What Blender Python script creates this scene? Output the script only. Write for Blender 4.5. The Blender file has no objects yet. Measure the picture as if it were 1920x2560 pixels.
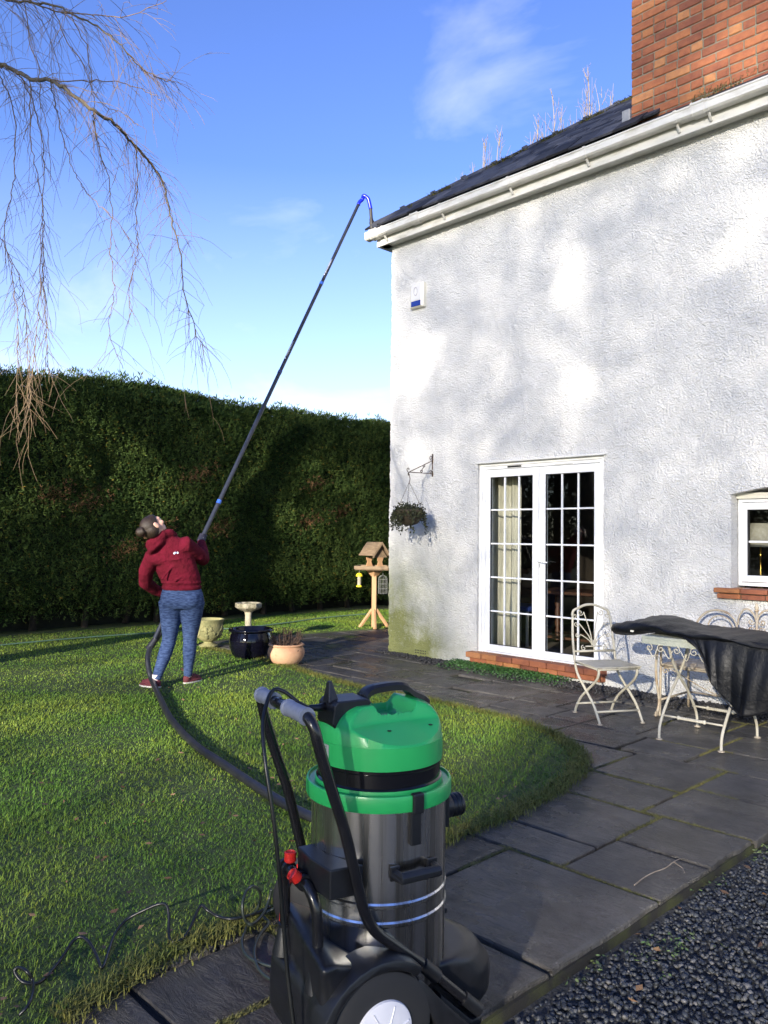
import bpy, bmesh, math, random
import numpy as np
from mathutils import Vector, Matrix, Euler
R_ = math.radians
rng = np.random.default_rng(7); random.seed(7)
scene = bpy.context.scene
col = scene.collection
# ------------------------------------------------------------------ camera, world, sun, exposure
def vec(*a): return np.array(a, float)
YAW, PIT, ROL = R_(44.016), R_(1.666), R_(.577)
CAMP = Vector((7.122, -6.979, 1.46))
vd = Vector((-math.cos(YAW)*math.cos(PIT), math.sin(YAW)*math.cos(PIT), math.sin(PIT)))
rt = vd.cross(Vector((0, 0, 1))).normalized(); up = rt.cross(vd)
r2 = math.cos(ROL)*rt + math.sin(ROL)*up; u2 = -math.sin(ROL)*rt + math.cos(ROL)*up
cam = bpy.data.cameras.new('camera'); camo = bpy.data.objects.new('camera', cam); col.objects.link(camo)
M = Matrix((r2, u2, -vd)).transposed().to_4x4(); M.translation = CAMP
camo.matrix_world = M
cam.sensor_fit = 'VERTICAL'; cam.sensor_height = 36; cam.sensor_width = 27; cam.lens = 36*1990.7/2560
cam.clip_start = .05; cam.clip_end = 2000
scene.camera = camo
SUN_TO = Vector((.162, -.407, .107)).normalized()
SUN_EL = math.asin(SUN_TO.z); SUN_AZ = math.atan2(SUN_TO.x, SUN_TO.y)
w = bpy.data.worlds.new('World'); scene.world = w; w.use_nodes = True
nt = w.node_tree; nt.nodes.clear()
out = nt.nodes.new('ShaderNodeOutputWorld'); bg = nt.nodes.new('ShaderNodeBackground')
sky = nt.nodes.new('ShaderNodeTexSky'); sky.sky_type = 'NISHITA'; sky.sun_disc = False
sky.sun_elevation = SUN_EL; sky.sun_rotation = SUN_AZ; sky.air_density = 1.0; sky.dust_density = .25; sky.ozone_density = 3.5
tc = nt.nodes.new('ShaderNodeTexCoord')
mp = nt.nodes.new('ShaderNodeMapping'); mp.inputs['Rotation'].default_value = (-.4, .5, .3); mp.inputs['Location'].default_value = (1, 0, 0); mp.inputs['Scale'].default_value = (1.3, 4.2, 6.5)
n1 = nt.nodes.new('ShaderNodeTexNoise'); n1.inputs['Scale'].default_value = 1.15; n1.inputs['Detail'].default_value = 6; n1.inputs['Roughness'].default_value = .55; n1.inputs['Distortion'].default_value = .4
cr = nt.nodes.new('ShaderNodeValToRGB'); cr.color_ramp.elements[0].position = .59; cr.color_ramp.elements[1].position = .9
cr.color_ramp.elements[1].color = (.3, .3, .3, 1)
sep = nt.nodes.new('ShaderNodeSeparateXYZ')
hz = nt.nodes.new('ShaderNodeMapRange'); hz.inputs['From Min'].default_value = .0; hz.inputs['From Max'].default_value = .42; hz.inputs['To Min'].default_value = .3; hz.inputs['To Max'].default_value = 0
ad = nt.nodes.new('ShaderNodeMath'); ad.operation = 'ADD'; ad.use_clamp = True
mx = nt.nodes.new('ShaderNodeMixRGB'); mx.inputs['Color2'].default_value = (5.4, 5.4, 6.1, 1)
L = nt.links.new
L(tc.outputs['Generated'], mp.inputs['Vector']); L(mp.outputs['Vector'], n1.inputs['Vector']); L(n1.outputs['Fac'], cr.inputs['Fac'])
L(tc.outputs['Generated'], sep.inputs[0]); L(sep.outputs['Z'], hz.inputs['Value'])
L(cr.outputs['Color'], ad.inputs[0]); L(hz.outputs['Result'], ad.inputs[1]); L(ad.outputs[0], mx.inputs['Fac'])
hs_ = nt.nodes.new('ShaderNodeHueSaturation'); hs_.inputs['Saturation'].default_value = 1.1; hs_.inputs['Hue'].default_value = .523; L(sky.outputs['Color'], hs_.inputs['Color']); L(hs_.outputs[0], mx.inputs['Color1']); L(mx.outputs['Color'], bg.inputs['Color']); L(bg.outputs[0], out.inputs[0])
bg.inputs['Strength'].default_value = .115
sl = bpy.data.lights.new('sun', 'SUN'); sl.energy = 3.8; sl.angle = R_(.55); sl.color = (1, .92, .80)
so = bpy.data.objects.new('sun', sl); col.objects.link(so)
so.rotation_euler = SUN_TO.to_track_quat('Z', 'Y').to_euler(); so.location = (3, -8, 8)
scene.view_settings.view_transform = 'Standard'; scene.view_settings.look = 'None'
scene.view_settings.exposure = 1.6; scene.view_settings.gamma = 1; scene.view_settings.use_curve_mapping = False
scene.cycles.max_bounces = 8; scene.cycles.transparent_max_bounces = 12
scene.cycles.use_denoising = True

# ------------------------------------------------------------------ helpers
def nd(t, kind, **kw):
    n = t.nodes.new(kind)
    for k, v in kw.items():
        if k in n.inputs: n.inputs[k].default_value = v
        else: setattr(n, k, v)
    return n
def mat(name, c1, c2=None, scale=8, rough=.6, bump=0, bscale=60, metal=0, rnd=0, detail=4, spec=.5, stretch=None, lo=.35, hi=.65, rough2=None, coat=0, bdist=.01, c3=None, rndhue=None, island=False, world=False):
    """Principled material: two noise-mixed colours, optional per-object random tint, bump."""
    m = bpy.data.materials.new(name); m.use_nodes = True; t = m.node_tree; b = t.nodes['Principled BSDF']
    b.inputs['Roughness'].default_value = rough; b.inputs['Metallic'].default_value = metal; b.inputs['Specular IOR Level'].default_value = spec
    if coat: b.inputs['Coat Weight'].default_value = coat; b.inputs['Coat Roughness'].default_value = .05
    co = nd(t, 'ShaderNodeTexCoord'); src = nd(t, 'ShaderNodeNewGeometry').outputs['Position'] if world else co.outputs['Object']
    if stretch:
        mpn = nd(t, 'ShaderNodeMapping', Scale=stretch); t.links.new(src, mpn.inputs['Vector']); src = mpn.outputs['Vector']
    cout = None
    if c2 is not None:
        n = nd(t, 'ShaderNodeTexNoise', Scale=scale, Detail=detail, Roughness=.6); t.links.new(src, n.inputs['Vector'])
        r = nd(t, 'ShaderNodeValToRGB'); r.color_ramp.elements[0].position = lo; r.color_ramp.elements[1].position = hi
        r.color_ramp.elements[0].color = (*c1, 1); r.color_ramp.elements[1].color = (*c2, 1)
        if c3 is not None:
            e = r.color_ramp.elements.new(min(.98, hi+.12)); e.color = (*c3, 1)
        t.links.new(n.outputs['Fac'], r.inputs['Fac']); cout = r.outputs['Color']
        if rough2 is not None:
            mr = nd(t, 'ShaderNodeMapRange'); mr.inputs['From Min'].default_value = lo; mr.inputs['From Max'].default_value = hi
            mr.inputs['To Min'].default_value = rough; mr.inputs['To Max'].default_value = rough2
            t.links.new(n.outputs['Fac'], mr.inputs['Value']); t.links.new(mr.outputs[0], b.inputs['Roughness'])
    if rnd or rndhue:
        if island: rv = nd(t, 'ShaderNodeNewGeometry').outputs['Random Per Island']
        else: rv = nd(t, 'ShaderNodeObjectInfo').outputs['Random']
        if rndhue:
            rr = nd(t, 'ShaderNodeValToRGB'); els = rr.color_ramp.elements
            for i, (p, c) in enumerate(rndhue):
                e = els[i] if i < 2 else els.new(p)
                e.position = p; e.color = (*c, 1)
            t.links.new(rv, rr.inputs['Fac'])
            if cout is None: cout = rr.outputs['Color']
            else:
                mm = nd(t, 'ShaderNodeMixRGB', blend_type='MULTIPLY'); mm.inputs[0].default_value = 1
                t.links.new(cout, mm.inputs[1]); t.links.new(rr.outputs['Color'], mm.inputs[2]); cout = mm.outputs[0]
        else:
            mr = nd(t, 'ShaderNodeMapRange'); mr.inputs['To Min'].default_value = 1-rnd; mr.inputs['To Max'].default_value = 1+rnd
            t.links.new(rv, mr.inputs['Value'])
            hs = nd(t, 'ShaderNodeHueSaturation')
            if cout is None: hs.inputs['Color'].default_value = (*c1, 1)
            else: t.links.new(cout, hs.inputs['Color'])
            t.links.new(mr.outputs[0], hs.inputs['Value']); cout = hs.outputs[0]
    if cout is not None: t.links.new(cout, b.inputs['Base Color'])
    else: b.inputs['Base Color'].default_value = (*c1, 1)
    if bump:
        n = nd(t, 'ShaderNodeTexNoise', Scale=bscale, Detail=5, Roughness=.6); t.links.new(src, n.inputs['Vector'])
        bp = nd(t, 'ShaderNodeBump', Strength=bump, Distance=bdist); t.links.new(n.outputs['Fac'], bp.inputs['Height']); t.links.new(bp.outputs[0], b.inputs['Normal'])
    return m

def link(o, parent=None):
    col.objects.link(o)
    if parent is not None: o.parent = parent
    return o
class MB:
    """collects vertices and faces, links them as one mesh object"""
    def __init__(s): s.v = []; s.f = []
    def add(s, v, f):
        k = len(s.v); s.v += [tuple(map(float, p)) for p in v]; s.f += [tuple(int(i)+k for i in q) for q in f]; return s
    def box(s, a, b, Mx=None):
        (x0, y0, z0), (x1, y1, z1) = a, b
        v = [(x0,y0,z0),(x1,y0,z0),(x1,y1,z0),(x0,y1,z0),(x0,y0,z1),(x1,y0,z1),(x1,y1,z1),(x0,y1,z1)]
        if Mx is not None: v = [Mx @ Vector(p) for p in v]
        return s.add(v, [(0,3,2,1),(4,5,6,7),(0,1,5,4),(1,2,6,5),(2,3,7,6),(3,0,4,7)])
    def tube(s, pts, r, n=8, cap=True, flat=1.0):
        v, f = tube(pts, r, n, cap, flat); return s.add(v, f)
    def lathe(s, prof, n=24, c=(0, 0, 0), Mx=None):
        v = []; f = []
        for (rr, z) in prof:
            for i in range(n):
                a = 2*math.pi*i/n; v.append(Vector((rr*math.cos(a), rr*math.sin(a), z)))
        for j in range(len(prof)-1):
            for i in range(n):
                f.append((j*n+i, j*n+(i+1) % n, (j+1)*n+(i+1) % n, (j+1)*n+i))
        f.append(tuple(range(n-1, -1, -1))); f.append(tuple((len(prof)-1)*n+i for i in range(n)))
        v = [(Mx @ p if Mx is not None else p) + Vector(c) for p in v]
        return s.add(v, f)
    def ell(s, c, r, n=16, Mx=None):
        k = n//2; prof = [(max(1e-4, math.sin(math.pi*i/k)), -math.cos(math.pi*i/k)) for i in range(k+1)]
        m2 = Matrix.Diagonal((*r, 1)); 
        if Mx is not None: m2 = Mx.to_4x4() @ m2
        return s.lathe(prof, n, c, m2)
    def build(s, name, m, parent=None, smooth=False, bevel=0, seg=2, edge=None):
        me = bpy.data.meshes.new(name); me.from_pydata(s.v, [], s.f)
        bm = bmesh.new(); bm.from_mesh(me); bmesh.ops.recalc_face_normals(bm, faces=bm.faces)
        if bevel: bmesh.ops.bevel(bm, geom=[e for e in bm.edges], offset=bevel, segments=seg, affect='EDGES', profile=.5, clamp_overlap=True)
        bm.to_mesh(me); bm.free()
        if m is not None: me.materials.append(m)
        if smooth:
            me.polygons.foreach_set('use_smooth', [True]*len(me.polygons))
            if edge is not None: me.set_sharp_from_angle(angle=R_(edge))
        o = bpy.data.objects.new(name, me); return link(o, parent)
def tube(pts, r, n=8, cap=True, flat=1.0):
    P = [Vector(p) for p in pts]; k = len(P); rr = r if hasattr(r, '__len__') else [r]*k
    v = []; f = []; prev = None
    for i, p in enumerate(P):
        t = (P[min(i+1, k-1)] - P[max(i-1, 0)])
        t = t.normalized() if t.length > 1e-9 else Vector((0, 0, 1))
        if prev is None:
            a = t.orthogonal().normalized()
        else:
            a = prev - t*prev.dot(t); a = a.normalized() if a.length > 1e-6 else t.orthogonal().normalized()
        prev = a; b = t.cross(a)
        for j in range(n):
            th = 2*math.pi*j/n; v.append(p + a*math.cos(th)*rr[i] + b*math.sin(th)*rr[i]*flat)
    for i in range(k-1):
        for j in range(n):
            f.append((i*n+j, i*n+(j+1) % n, (i+1)*n+(j+1) % n, (i+1)*n+j))
    if cap: f.append(tuple(range(n-1, -1, -1))); f.append(tuple((k-1)*n+j for j in range(n)))
    return v, f
def smooth_path(P, n=6):
    """Catmull-Rom through the points"""
    P = [Vector(p) for p in P]; o = []
    for i in range(len(P)-1):
        a = P[max(i-1, 0)]; b = P[i]; c = P[i+1]; d = P[min(i+2, len(P)-1)]
        for j in range(n):
            t = j/n; o.append(.5*((2*b)+(c-a)*t+(2*a-5*b+4*c-d)*t*t+(-a+3*b-3*c+d)*t**3))
    o.append(P[-1]); return o
def bigmesh(name, V, F, m, parent=None, smooth=False):
    """fast mesh from numpy arrays; F is (k,3) or (k,4)"""
    V = np.asarray(V, np.float32); F = np.asarray(F, np.int32); me = bpy.data.meshes.new(name); k = F.shape[1]
    me.vertices.add(len(V)); me.vertices.foreach_set('co', V.ravel()); me.loops.add(F.size); me.loops.foreach_set('vertex_index', F.ravel())
    me.polygons.add(len(F)); me.polygons.foreach_set('loop_start', np.arange(0, F.size, k, dtype=np.int32)); me.polygons.foreach_set('loop_total', np.full(len(F), k, np.int32))
    if smooth: me.polygons.foreach_set('use_smooth', np.ones(len(F), bool))
    me.update(calc_edges=True); me.validate(); me.materials.append(m)
    o = bpy.data.objects.new(name, me); return link(o, parent)
def thing(name, label, cat, loc=(0, 0, 0), rz=0, group=None):
    o = bpy.data.objects.new(name, None); o.empty_display_size = .1; col.objects.link(o)
    o.location = loc; o.rotation_euler = (0, 0, rz); return tag(o, label, cat, group)
def tag(o, label, cat, group=None):
    o['label'] = label; o['category'] = cat
    if group: o['group'] = group
    return o
def kind(o, k, label=None):
    o['kind'] = k
    if label: o['label'] = label
    return o
def dup(o, parent=None):
    c = o.copy(); col.objects.link(c); c.parent = parent
    for ch in list(o.children): dup(ch, c)
    return c
def inst(me, name, M4, parent=None):
    o = bpy.data.objects.new(name, me); col.objects.link(o)
    if parent is not None: o.parent = parent
    o.matrix_basis = M4; return o
def blob(name, mb, m, parent=None, voxel=.012, it=6, fac=.5):
    """fuse overlapping shapes into one continuous smooth skin"""
    o = mb.build(name, m); rm = o.modifiers.new('r', 'REMESH'); rm.mode = 'VOXEL'; rm.voxel_size = voxel
    sm = o.modifiers.new('s', 'SMOOTH'); sm.iterations = it; sm.factor = fac
    bpy.context.view_layer.update()
    me = bpy.data.meshes.new_from_object(o.evaluated_get(bpy.context.evaluated_depsgraph_get()))
    o.modifiers.clear(); old = o.data; o.data = me; me.name = name; bpy.data.meshes.remove(old)
    me.polygons.foreach_set('use_smooth', [True]*len(me.polygons))
    if not me.materials: me.materials.append(m)
    o.parent = parent; return o
def spiral(c, r0, turns, start, ax, ay, n=18, grow=.15):
    """flat scroll: winds inwards from radius r0 around c in the plane ax, ay"""
    c = Vector(c); ax = Vector(ax); ay = Vector(ay); o = []
    for i in range(n+1):
        t = i/n; r = r0*(1-t*(1-grow)); a = start + turns*2*math.pi*t
        o.append(c + ax*r*math.cos(a) + ay*r*math.sin(a))
    return o
def rotz(a): return Matrix.Rotation(a, 4, 'Z')
def frame(x, y, z, o=(0, 0, 0)):
    m = Matrix((Vector(x), Vector(y), Vector(z))).transposed().to_4x4(); m.translation = Vector(o); return m
ICO = None
def ico():
    global ICO
    if ICO is None:
        bm = bmesh.new(); bmesh.ops.create_icosphere(bm, subdivisions=1, radius=1)
        ICO = (np.array([v.co[:] for v in bm.verts]), np.array([[v.index for v in f.verts] for f in bm.faces])); bm.free()
    return ICO
def rotmats(n, g):
    q = g.normal(size=(n, 4)); q /= np.linalg.norm(q, axis=1)[:, None]; a, b, c, d = q.T
    return np.stack([np.stack([1-2*(c*c+d*d), 2*(b*c-a*d), 2*(b*d+a*c)], -1), np.stack([2*(b*c+a*d), 1-2*(b*b+d*d), 2*(c*d-a*b)], -1), np.stack([2*(b*d-a*c), 2*(c*d+a*b), 1-2*(b*b+c*c)], -1)], 1)
def stones(P, size, g):
    v, f = ico(); n = len(P); Rm = rotmats(n, g)
    sc = size[:, None]*g.uniform(.55, 1.25, (n, 3)); jit = 1+g.uniform(-.25, .25, (n, len(v)))
    V = (v[None]*jit[..., None]*sc[:, None, :]) @ np.transpose(Rm, (0, 2, 1)); V[..., 2] *= .8; V += P[:, None, :]
    F = f[None]+(np.arange(n)*len(v))[:, None, None]
    return V.reshape(-1, 3), F.reshape(-1, 3)
def inpoly(P, poly):
    x, y = P[:, 0], P[:, 1]; c = np.zeros(len(P), bool); n = len(poly)
    for i in range(n):
        x1, y1 = poly[i]; x2, y2 = poly[(i+1) % n]
        if y1 == y2: continue
        k = ((y1 > y) != (y2 > y)) & (x < (x2-x1)*(y-y1)/(y2-y1)+x1); c ^= k
    return c
def vnoise(P, s, seed=0):
    """cheap smooth 2-D noise 0..1 in numpy"""
    g = np.random.default_rng(seed); T = g.random((64, 64)); x = P[:, 0]*s; y = P[:, 1]*s
    i = np.floor(x).astype(int); j = np.floor(y).astype(int); u = x-i; v = y-j; u = u*u*(3-2*u); v = v*v*(3-2*v)
    a = T[i % 64, j % 64]; b = T[(i+1) % 64, j % 64]; c = T[i % 64, (j+1) % 64]; d = T[(i+1) % 64, (j+1) % 64]
    return (a*(1-u)+b*u)*(1-v)+(c*(1-u)+d*u)*v
# ------------------------------------------------------------------ traced shapes, in metres
SUN_WALL = [[0.772, 5.05, 3.778, 0.873, -1.972, -14.676, 1.0], [2.128, 4.954, 8.633, -4.234, -4.259, -7.18, 0.7], [2.463, 4.468, 13.84, -2.928, -3.289, -8.088, 0.6], [2.614, 4.165, 4.877, -2.959, -1.923, -3.019, 1.0], [2.504, 3.949, 8.201, 0.035, -1.557, -7.398, 1.0], [1.84, 4.038, 11.47, 0.078, -3.362, -16.309, 0.35], [0.998, 4.403, 8.782, 0.088, -2.244, -10.151, 0.3], [0.12, 4.1, 8.806, 0.119, -0.794, -4.291, 0.6], [0.484, 3.636, 2.422, 0.029, -0.443, -2.852, 1.2], [0.332, 3.317, 2.88, 0.037, -0.758, -5.835, 1.0], [0.936, 3.402, 7.759, 0.08, -1.186, -8.318, 0.4], [1.75, 3.311, 12.19, 0.087, -1.284, -8.875, 0.45], [2.743, 2.98, 5.005, 0.016, -0.648, -5.073, 1.1], [2.552, 3.219, 7.026, 0.028, -1.096, -7.467, 0.7], [3.131, 2.953, 12.62, 0.022, -1.303, -10.028, 0.35], [2.637, 2.543, 8.431, 0.031, -0.464, -5.293, 0.7], [0.499, 2.422, 3.317, 0.04, -0.384, -5.939, 1.1], [0.872, 2.562, 8.651, 0.092, -0.707, -9.153, 0.4], [4.334, 4.868, 3.836, 3.156, 6.334, -7.209, 0.8], [4.489, 4.332, 8.841, 4.168, 1.677, -5.452, 0.8], [4.312, 4.037, 3.128, 2.23, 4.357, -6.578, 1.1], [4.046, 3.896, 12.018, -0.022, -3.557, -14.941, 0.4], [3.47, 1.75, 12.02, 0.005, -0.304, -16.416, 0.3], [4.5, 2.065, 12.105, -0.043, -0.459, -8.481, 0.6], [4.491, 4.934, 10.505, -0.037, -2.977, -8.267, 0.9], [2.933, 1.053, 13.987, 0.036, 0.135, -2.932, 0.9], [2.293, 0.59, 12.503, 0.064, 0.435, -5.207, 0.9], [2.701, -0.116, 7.579, 0.027, 2.032, -13.559, 0.6], [4.477, 0.851, 13.315, -0.047, 0.322, -4.276, 0.5], [4.337, 5.648, 3.121, 0.946, -0.151, -2.888, 1.0], [3.921, 5.654, 5.093, 1.618, -0.373, -7.329, 0.45], [4.552, 5.919, 8.845, -0.033, -2.897, -6.189, 0.5], [3.7, 5.68, 8.071, 2.626, -0.935, -17.876, 0.3], [2.659, 4.012, 18.424, 0.066, -0.307, -1.402, 0.2], [2.978, 3.41, 13.99, 0.033, -3.073, -18.065, 0.25], [2.821, 3.601, 13.59, 0.041, -2.467, -13.342, 0.3]]
SUN_HEDGE = [[-1.436, 2.702, 0.728, -0.55, -2.651, -4.096, 1.1], [-1.191, 1.997, 1.042, -0.885, -1.45, -1.988, 1.0], [-1.797, 2.287, 1.772, -1.198, -2.909, -4.783, 0.6], [-2.969, 1.926, 2.047, -0.3, -0.542, -3.817, 0.8], [-2.731, 2.662, 2.509, -0.372, -0.564, -5.985, 0.35], [1.638, 2.868, 0.662, -0.31, -0.685, -2.788, 0.6], [1.764, 1.651, 0.66, -0.21, -0.411, -2.105, 0.7], [0.887, 2.445, 2.233, 0.04, 0.161, -2.743, 0.5], [2.894, 0.782, 0.803, 0.012, -0.067, -2.819, 0.5], [-1.33, 1.275, 3.634, -0.609, -1.531, -9.225, 0.9], [1.623, 3.773, 1.431, -0.221, 0.096, -10.68, 0.7], [3.169, 2.398, 1.054, 0.016, 0.139, -2.766, 0.45], [-3.092, 3.215, 3.517, 0.08, 0.948, -7.704, 0.3], [1.417, 0.652, 1.039, 0.018, -0.129, -4.037, 0.3], [3.742, 1.408, 2.573, 0.037, 0.009, -1.804, 0.5]]
SUN_LAWN = [[-2.8, 3.6, -.132, .332, 1.16, .46, 1.3], [-1.043, -3.663, 0.381, 0.97, 2.613, -1.054, 1.2], [-2.251, -3.546, 0.756, 2.131, 3.381, -1.154, 0.6], [-0.905, -2.709, 1.6, 3.029, 2.158, -1.845, 0.7], [-0.138, -2.485, 1.585, 2.577, 1.334, -1.147, 0.9], [1.023, -2.962, 1.074, 1.594, 2.034, -3.453, 1.0], [2.012, -2.95, 1.346, 1.637, 1.807, -4.033, 1.0], [2.107, -3.942, 2.284, 3.808, 3.339, -2.981, 0.7], [2.226, -3.507, 2.502, 3.431, 3.084, -4.769, 0.5], [-3.005, 1.969, 0.581, 0.664, 1.605, -0.62, 1.5], [-2.884, 0.434, 0.907, 1.239, 2.32, -0.949, 0.8], [-3.361, -0.342, 1.287, 2.041, 2.248, -1.831, 0.5], [3.651, -2.31, 2.381, 1.619, 0.44, -2.489, 0.55], [4.313, -2.874, 4.991, 3.425, 2.839, -2.567, 0.4], [0.955, -4.502, 0.932, 2.351, 3.213, -2.849, 0.45], [2.024, -4.493, 1.222, 2.536, 3.727, -3.341, 0.4], [2.626, -5.24, 1.507, 3.973, 3.331, -3.026, 0.3], [3.082, -4.496, 3.324, 5.471, 3.09, -2.801, 0.35], [4.03, -5.479, 2.012, 4.233, 6.107, -5.642, 0.2], [-3.439, 2.909, 1.353, 1.448, 0.847, -0.67, 1.2], [3.429, -2.558, 3.882, 3.255, 2.373, -2.121, 0.5], [2.996, -4.049, 4.037, 5.737, 3.168, -2.858, 0.4], [-1.633, -1.363, 1.857, 2.908, 2.382, -1.996, 0.8], [-2.512, -1.384, 2.055, 3.557, 2.804, -2.327, 0.6], [-0.489, -1.2, 1.84, 2.434, 1.149, -0.973, 0.5], [5.402, -4.899, 11.185, 9.324, 6.888, -6.418, 0.35], [5.226, -4.828, 7.63, 6.781, 8.014, -7.448, 0.25], [5.385, -3.819, 7.806, 7.175, 26.933, -0.057, 0.8], [5.467, -3.518, 6.36, 5.035, 30.544, -0.544, 0.8]]
HOSE = [[0.007, -3.184, 0.41], [0.003, -3.215, 0.368], [0.072, -3.283, 0.272], [0.154, -3.309, 0.153], [0.29, -3.337, 0.062], [0.781, -3.539, 0.04], [1.501, -3.844, 0.04], [2.059, -4.04, 0.04], [2.489, -4.164, 0.04], [2.855, -4.235, 0.04], [3.229, -4.311, 0.04], [3.594, -4.38, 0.04], [3.839, -4.413, 0.04], [4.028, -4.414, 0.04], [4.131, -4.367, 0.04], [4.172, -4.265, 0.04]]
CABLE = [[4.673, -6.084, 0.03], [4.675, -6.059, 0.05], [4.622, -6.027, 0.05], [4.54, -5.995, 0.04], [4.525, -6.008, 0.07], [4.482, -6.018, 0.07], [4.474, -6.028, 0.06], [4.491, -6.02, 0.04], [4.511, -6.007, 0.03], [4.522, -5.969, 0.02], [4.484, -5.917, 0.02], [4.436, -5.859, 0.03], [4.4, -5.811, 0.05], [4.408, -5.785, 0.06], [4.45, -5.773, 0.05], [4.502, -5.773, 0.03], [4.564, -5.78, 0.015], [4.491, -5.725, 0.02], [4.411, -5.664, 0.03], [4.38, -5.605, 0.05], [4.415, -5.557, 0.08], [4.447, -5.515, 0.1], [4.474, -5.499, 0.1], [4.498, -5.502, 0.07], [4.521, -5.514, 0.04], [4.56, -5.528, 0.015], [4.581, -5.497, 0.015], [4.545, -5.439, 0.03], [4.488, -5.367, 0.06], [4.517, -5.353, 0.05], [4.546, -5.327, 0.03], [4.592, -5.305, 0.03], [4.615, -5.262, 0.03], [4.622, -5.206, 0.03], [4.63, -5.15, 0.04]]
COIL = [[4.647, -5.158, 0.12], [4.644, -5.168, 0.08], [4.667, -5.211, 0.05], [4.703, -5.279, 0.05], [4.695, -5.299, 0.06], [4.689, -5.313, 0.09], [4.676, -5.306, 0.13], [4.648, -5.269, 0.15], [4.655, -5.247, 0.16], [4.658, -5.224, 0.14], [4.642, -5.204, 0.1], [4.632, -5.21, 0.06], [4.601, -5.219, 0.02], [4.662, -5.283, 0.015], [4.721, -5.338, 0.015], [4.798, -5.376, 0.015], [4.864, -5.379, 0.015], [4.916, -5.362, 0.015], [4.949, -5.343, 0.015]]
COIL2 = [[4.656, -5.152, 0.05], [4.64, -5.188, 0.03], [4.686, -5.196, 0.02], [4.721, -5.256, 0.015], [4.787, -5.328, 0.015], [4.864, -5.379, 0.015], [4.929, -5.403, 0.015], [4.99, -5.405, 0.015], [5.023, -5.385, 0.015]]
WILLOW = {'main': [[0.329, -5.064, 5.257], [0.208, -4.876, 5.324], [0.167, -4.768, 5.356], [0.321, -4.69, 5.261], [0.6, -4.674, 5.093], [0.948, -4.653, 4.951], [1.208, -4.622, 4.771], [1.366, -4.486, 4.617], [1.34, -4.314, 4.59], [1.241, -4.081, 4.533], [1.118, -3.894, 4.507], [1.093, -3.769, 4.403], [1.193, -3.743, 4.092], [1.417, -3.78, 3.754], [1.653, -3.863, 3.34], [1.852, -3.886, 3.0], [1.914, -3.843, 2.875]], 'up': [[-0.231, -4.982, 6.1], [-0.191, -4.751, 6.123], [0.044, -4.543, 6.055], [0.389, -4.432, 5.924], [0.731, -4.413, 5.685], [1.063, -4.336, 5.465], [1.246, -4.218, 5.274], [1.243, -4.06, 5.18], [1.165, -3.824, 5.211], [1.029, -3.638, 5.308]], 'up2': [[0.976, -5.244, 5.401], [1.012, -4.906, 5.443], [0.987, -4.595, 5.494], [1.04, -4.328, 5.57], [1.204, -4.169, 5.56], [1.573, -4.018, 5.577]], 'side': [[1.018, -4.679, 4.911], [0.995, -4.363, 5.042], [1.003, -4.098, 5.139], [1.13, -3.911, 5.071], [1.311, -3.898, 4.938]], 'h1': [[1.129, -4.721, 4.848], [0.908, -4.604, 4.85], [0.748, -4.499, 4.757], [0.756, -4.414, 4.486], [0.926, -4.398, 4.238], [1.23, -4.396, 3.986], [1.561, -4.369, 3.744], [1.814, -4.269, 3.436]], 'h2': [[1.191, -4.41, 4.712], [0.972, -4.296, 4.683], [0.857, -4.189, 4.529], [0.903, -4.138, 4.329], [1.06, -4.185, 3.936], [1.276, -4.288, 3.594], [1.484, -4.354, 3.237], [1.533, -4.402, 2.916], [1.52, -4.28, 2.682]], 'h3': [[1.179, -4.05, 4.566], [0.989, -3.933, 4.367], [0.894, -3.888, 4.066], [0.965, -3.909, 3.785], [1.106, -4.043, 3.468], [1.325, -4.145, 3.142]], 'h4': [[0.512, -4.643, 5.142], [0.303, -4.561, 4.899], [0.253, -4.502, 4.591], [0.393, -4.48, 4.209], [0.606, -4.551, 3.793], [0.842, -4.623, 3.314], [1.001, -4.644, 2.887], [0.985, -4.623, 2.582]], 'h5': [[1.123, -4.96, 4.813], [0.943, -4.808, 4.803], [0.788, -4.654, 4.603], [0.709, -4.594, 4.326], [0.767, -4.623, 3.894], [0.956, -4.697, 3.351], [1.176, -4.792, 2.906], [1.304, -4.874, 2.506], [1.297, -4.879, 2.216]], 'h6': [[0.85, -5.013, 4.913], [0.682, -4.835, 4.784], [0.5, -4.741, 4.428], [0.433, -4.737, 4.203], [0.506, -4.815, 3.83], [0.78, -4.839, 3.436], [1.041, -4.875, 2.99], [1.156, -4.914, 2.593], [1.114, -4.884, 2.232]], 'h7': [[0.089, -4.824, 4.709], [-0.064, -4.713, 4.134], [-0.006, -4.611, 3.848], [0.206, -4.578, 3.545], [0.475, -4.617, 3.145], [0.705, -4.676, 2.771], [0.813, -4.69, 2.359]], 'h8': [[0.428, -4.292, 5.885], [0.391, -4.129, 5.655], [0.449, -4.092, 5.288], [0.624, -4.144, 4.866], [0.908, -4.176, 4.399]], 'h9': [[-0.003, -4.527, 6.086], [-0.069, -4.454, 5.806], [0.058, -4.416, 5.53], [0.272, -4.471, 5.119], [0.554, -4.502, 4.659], [0.722, -4.542, 4.257]], 'h10': [[0.416, -4.442, 5.907], [0.367, -4.297, 5.681], [0.479, -4.217, 5.49], [0.742, -4.183, 5.083], [1.106, -4.141, 4.824], [1.371, -4.132, 4.63]]}
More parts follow.
